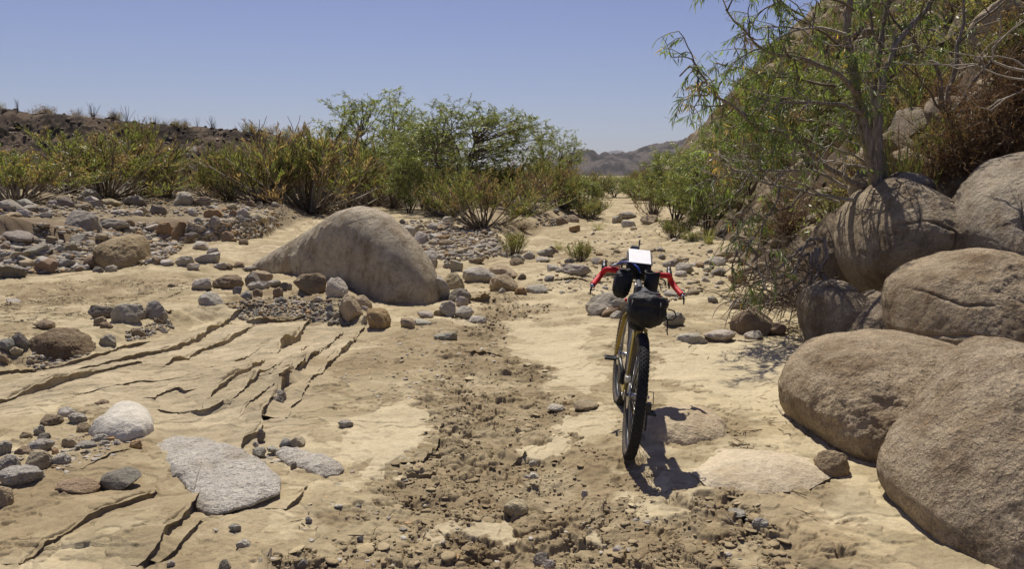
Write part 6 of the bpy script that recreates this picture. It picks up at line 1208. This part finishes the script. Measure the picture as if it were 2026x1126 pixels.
for s in (1, -1):
    q = bar_side(s); q = [fl((.915, s * .115, .937))] + q[2:]; pts = []
    for i in range(len(q) - 1):                                          # smooth the corner with a spline
        p0, p1, p2, p3 = q[max(i - 1, 0)], q[i], q[i + 1], q[min(i + 2, len(q) - 1)]
        for k in range(6):
            t = k / 6; pts.append(.5 * ((2 * p1) + (p2 - p0) * t + (2 * p0 - 5 * p1 + 4 * p2 - p3) * t * t + (3 * p1 - p0 - 3 * p2 + p3) * t ** 3))
    pts.append(q[-1]); m = MB(); m.tube(pts, [.0192 + (.0009 if i % 3 == 0 else 0) for i in range(len(pts))], 14); m.build('bar_tape', M_RED, hb)
    e = q[-1]; d = (q[-1] - q[-2]).normalized(); m = MB(); m.tube([e, e + d * .016], [.015, .014], 12); m.build('bar_end_plug', M_CHROME, hb)
    m = MB(); m.tube([e + d * .014, e + d * .03 + Vector((0, 0, -.012)), e + d * .038 + Vector((0, 0, -.045))], [.006, .007, .004], 8); m.build('bar_end_lever', M_BLK, hb)
    h = fl((.972, s * .226, .92)); m = MB(); m.tube([h + Vector((-.02, 0, .008)), h + Vector((.025, 0, .022)), h + Vector((.055, 0, .042)), h + Vector((.065, 0, .065))], [.017, .020, .018, .012], 12); bl = m.build('brake_hood', M_BLK, hb)
    m = MB(); m.tube([h + Vector((.058, 0, .045)), h + Vector((.075, s * .006, .0)), h + Vector((.062, s * .014, -.06)), h + Vector((.05, s * .018, -.085))], [.007, .009, .008, .006], 8); m.build('brake_lever', M_BLK, bl)
# ---- the bags: each strapped on, each a thing of its own, placed in the bicycle's leaning frame
def bagroot(name, label, cat, dz=0.0):
    e = link(name, None); e.matrix_world = BIKE @ Matrix.Translation((0, 0, dz)); return tag(e, label, cat)
def soft(c, rad, p=.55, rot=(0, 0, 0), nu=40, nv=28, seed=0, amp=.006, sag=0.0):
    m = MB(); Mx = Matrix.Rotation(rot[2], 3, 'Z') @ Matrix.Rotation(rot[1], 3, 'Y') @ Matrix.Rotation(rot[0], 3, 'X'); m.sphere((0, 0, 0), rad, None, nu, nv, p); v = m.v[0]
    v = v * (1 + amp * 12 * fbm3(v * 14 + seed, 3, .55, seed)[:, None] * .35) + (v / (np.linalg.norm(v, axis=1)[:, None] + 1e-6)) * (amp * fbm3(v * 38 + seed, 3, .6, seed))[:, None]
    v[:, 2] += sag * (v[:, 0] ** 2) ; v = np.array([Mx @ Vector(q) for q in v]) + np.array(c); m.v[0] = v; return m
sb = bagroot('saddle_bag', 'black nylon saddle bag with hanging straps behind the bicycle\'s saddle', 'bag')
soft((.055, -.006, .862), (.10, .114, .094), .88, (R(-2), R(10), 0), seed=3, amp=.008).build('body', M_CLOTH, sb)
m = soft((.06, -.006, .915), (.102, .114, .052), .82, (0, R(6), 0), seed=5, amp=.008); m.build('flap', M_CLOTH, sb)
soft((.11, .03, .78), (.05, .055, .05), .8, seed=6).build('tapered_tail', M_CLOTH, sb)
for s, pts in ((1, [(-.02, -.115, .90), (-.035, -.150, .895), (-.035, -.165, .865), (-.03, -.150, .842), (-.02, -.118, .838)]), (2, [(-.025, -.112, .855), (-.04, -.122, .82), (-.04, -.124, .775), (-.035, -.130, .755)])):
    m = MB(); m.tube(pts, .0042, 6); m.build('strap', M_CLOTH, sb)
for yy in (.09, -.07): m = MB(); m.tube([(-.03, yy, .93), (-.053, yy, .90), (-.045, yy, .84)], .005, 6); m.build('buckle_strap', M_CLOTH, sb)
m = MB(); m.box((.10, .118, .905), (.03, .012, .018)); m.build('red_tab', M_RED, sb)
tl = bagroot('tail_light', 'small rear light with an orange red lens on top of the saddle bag', 'light'); m = MB(); m.box((.035, -.034, .968), (.03, .070, .018)); m.build('housing', M_BLK, tl, False, .004); m = MB(); m.box((.024, -.034, .959), (.03, .066, .014)); m.build('lens', M_ORNG, tl, False, .004)
hbg = bagroot('handlebar_bag', 'black handlebar bag topped with a bright white map sleeve', 'bag', .042); Mt = Matrix.Rotation(R(-20), 3, 'Y')
m = MB(); m.box((.985, .0, .978), (.21, .158, .14), Mt, 1.08); b0 = m.build('body', M_CLOTH, hbg, True, .035); b0.modifiers['bevel'].segments = 5
m = MB(); m.box(Vector((.985, 0, .965)) + Mt @ Vector((.0, 0, .0875)), (.215, .150, .006), Mt); m.build('map_sleeve', M_MAP, hbg, False, .003)
m = MB()
for s in (1, -1): m.tube([Vector((.985, 0, .965)) + Mt @ Vector((x, s * .083, .075)) for x in (-.09, -.04, .02, .09)], .004, 6)
m.build('zip', M_GREY, hbg)
m = MB(); m.tube([(1.03, .084, 1.02), (1.03, .105, 1.0), (1.02, .110, .965)], .004, 6); m.sphere((1.02, .11, .955), (.008, .008, .012)); m.build('zip_pull', M_CLOTH, hbg)
gp = bagroot('gps_unit', 'small black navigation unit with a stub antenna in front of the map sleeve', 'device', .042); m = MB(); m.box((1.10, .030, 1.07), (.03, .062, .075), Matrix.Rotation(R(-20), 3, 'Y')); m.build('body', M_BLK, gp, False, .006); m = MB(); m.box((1.082, .030, 1.073), (.004, .045, .045), Matrix.Rotation(R(-20), 3, 'Y')); m.build('screen', M_SCR, gp, False); m = MB(); m.tube([(1.11, .002, 1.09), (1.115, .002, 1.15)], .005, 8); m.build('antenna', M_BLK, gp)
lb = bagroot('stuff_sack', 'round black drawstring sack hanging left of the bicycle\'s stem', 'bag', .042); soft((.80, .105, .868), (.062, .062, .098), .8, (R(6), R(4), 0), seed=8, amp=.007).build('body', M_CLOTH, lb); m = MB(); m.tube([(.80 + .034 * math.cos(a), .098 + .034 * math.sin(a), .962 + .004 * math.sin(5 * a)) for a in np.linspace(0, 6.283, 25)[:-1]], .007, 6, True); m.build('gathered_neck', M_CLOTH, lb)
fb = bagroot('feed_bag', 'open topped black cylinder bag hanging right of the bicycle\'s stem', 'bag', .042); m = MB(); rs_ = [.040, .046, .049, .050]; V = []; F = []; nn = 28; zs = [.80, .84, .90, .965]
for z, r in list(zip(zs, rs_)) + [(.965, .044), (.82, .040)]:
    for k in range(nn): a = 2 * math.pi * k / nn; V.append((.80 + r * math.cos(a) - .02 * (z - .8), -.085 + r * math.sin(a), z + (.006 * math.sin(2 * a) if z > .95 else 0)))
for i in range(5):
    for k in range(nn): F.append((i * nn + k, i * nn + (k + 1) % nn, (i + 1) * nn + (k + 1) % nn, (i + 1) * nn + k))
F.append(tuple(range(nn))[::-1]); F.append(tuple(5 * nn + k for k in range(nn))); m.add(V, F); m.build('body', M_CLOTH, fb)
m = MB(); m.tube([(.80 + .051 * math.cos(a), -.085 + .051 * math.sin(a), .966 + .006 * math.sin(2 * a)) for a in np.linspace(0, 6.283, 29)[:-1]], .0035, 6, True); m.build('rim_band', M_GREY, fb)
m = MB(); m.tube([(.78, -.135, .93), (.79, -.165, .925), (.80, -.180, .905), (.80, -.178, .885)], .005, 6); m.tube([(.78, -.135, .90), (.78, -.150, .87), (.78, -.155, .85)], .004, 6); m.build('strap', M_CLOTH, fb)
tb = bagroot('frame_bag', 'dark grey frame bag filling the bicycle\'s main triangle', 'bag'); m = MB(); tri = [(.335, .745), (.815, .815), (.86, .72), (.50, .36), (.445, .37)]
V = [(x, s * .032, z) for s in (1, -1) for x, z in tri]; F = [(0, 1, 2, 3, 4), (9, 8, 7, 6, 5)] + [(i, 5 + i, 5 + (i + 1) % 5, (i + 1) % 5) for i in range(5)]; m.add(V, F); m.build('body', M_GREY, tb, False, .012); m = MB(); m.tube([(.36, .034, .715), (.80, .034, .782)], .004, 6); m.build('zip', M_BLK, tb)
tt_ = bagroot('top_tube_bag', 'slim dark grey bag on the top tube between the stem bags', 'bag'); m = MB(); m.box((.72, 0, .893), (.22, .052, .10), Matrix.Rotation(R(-7), 3, 'Y'), .8); m.build('body', M_GREY, tt_, False, .018); m = MB(); m.tube([(.625, .026, .92), (.82, .022, .95)], .003, 6); m.build('zip', M_ALU, tt_)
hs_ = bagroot('hose', 'bright blue hose looping over the left stem bag to the handlebar bag', 'hose', .042); m = MB(); m.tube([(.80, -.005, .955), (.83, .015, .985), (.875, .06, 1.01), (.90, .12, 1.0), (.905, .165, .975)], .0062, 10); m.build('hose_tube', M_BLUE, hs_); m = MB(); m.tube([(.903, .15, .985), (.906, .185, .965)], .008, 10); m.build('hose_clip', M_WHITE, hs_)

# ------------------------------------------------------------------ words for the rocks: colour, form, size and the nearest thing one can find
SHAPE = {'r': 'rounded', 'a': 'angular', 'f': 'flat'}
for k, t in enumerate(ROCKS):
    if t[6]: t[0]['label'] = t[6]
MARKS = [('the perched grey boulder', 164, 438), ('the yellowish tan boulder', 245, 500), ('the long overhanging grey boulder', 36, 478), ('the brown split boulder', 92, 527), ('the orange tan boulder', 356, 457), ('the big rounded shrub foot boulder', 365, 390), ('the dark pyramid rock', 314, 414),
         ('the lumpy brown boulder', 450, 556), ('the tilted rusty brown boulder', 617, 560), ('the pale oval boulder', 413, 594), ('the upright tan boulder', 693, 610), ('the row of three boulders', 255, 620), ('the crusted mud block', 115, 695), ('the pale pointed boulder', 240, 845), ('the broad granite slab', 420, 945), ('the small granite slab', 610, 915), ('the dark angular rock on damp sand', 235, 950), ('the tilted speckled boulder', 40, 943),
         ('the great boulder', 700, 520), ('the white slab', 869, 565), ('the round olive boulder', 997, 557), ('the brick shaped stone', 943, 515), ('the long flat grey boulder', 1139, 533), ('the far tan wedge boulder', 1284, 434), ('the blocky brown rock', 1486, 635), ('the slanting tan boulder', 1434, 506), ('the bicycle', 1260, 700), ('the tan cobble in the rut', 1020, 1003), ('the whitish wide boulder', 950, 542), ('the flat white stone in the rut', 1100, 808), ('the flat orange stone', 424, 421), ('the layered mud steps', 520, 760), ('the long double humped rock', 156, 967)]
used = {}
for o, px, py, w, cc, sh, lab in ROCKS:
    if lab: used.setdefault(lab, []).append(o); continue
    D = o.location.y; m = w / FPX * D; size = 'tiny' if m < .06 else 'small' if m < .16 else 'fist sized' if m < .0 else 'mid sized' if m < .38 else 'large'
    nm = 'pebble' if m < .07 else 'cobble' if m < .25 else 'rock'; cands = sorted(MARKS, key=lambda q: math.hypot((q[1] - px), (q[2] - py) * 1.6))
    for q in cands[:4]:
        dx, dy = px - q[1], (py - q[2]) * 1.6; rel = ('right of' if dx > 0 else 'left of') if abs(dx) > abs(dy) else ('in front of' if dy > 0 else 'behind')
        if math.hypot(dx, dy) < 26: rel = 'beside'
        L_ = f'{size} {CNAME[cc]} {SHAPE[sh]} {nm} {rel} {q[0]}'
        if L_ not in used: break
    else: L_ = f'{size} {CNAME[cc]} {SHAPE[sh]} {nm} {rel} {cands[3][0]}'
    used.setdefault(L_, []).append(o); o['label'] = L_
for L_, os_ in used.items():
    if len(os_) > 1:
        for o in os_: o['group'] = 'look-alike ' + ' '.join(L_.split()[:5])

# ------------------------------------------------------------------ the air: a clear desert haze that only the far hills show
hz = bpy.data.meshes.new('haze'); x0, x1, y0, y1, z0, z1 = -3200, 3600, -60, 7200, -60, 420
hz.from_pydata([(x, y, z) for z in (z0, z1) for x, y in ((x0, y0), (x1, y0), (x1, y1), (x0, y1))], [], [(3, 2, 1, 0), (4, 5, 6, 7), (0, 1, 5, 4), (1, 2, 6, 5), (2, 3, 7, 6), (3, 0, 4, 7)]); hz.update()
hm = bpy.data.materials.new('haze'); hm.use_nodes = True; hm.node_tree.nodes.clear(); ho = hm.node_tree.nodes.new('ShaderNodeOutputMaterial'); hv = hm.node_tree.nodes.new('ShaderNodeVolumePrincipled')
hv.inputs['Color'].default_value = (.78, .86, 1.0, 1); hv.inputs['Density'].default_value = 6e-5; hv.inputs['Anisotropy'].default_value = 0.2; hm.node_tree.links.new(hv.outputs[0], ho.inputs['Volume']); hz.materials.append(hm)
tag(link('haze', hz), 'thin bluish air between the camera and the far hills', 'haze', None, 'stuff')
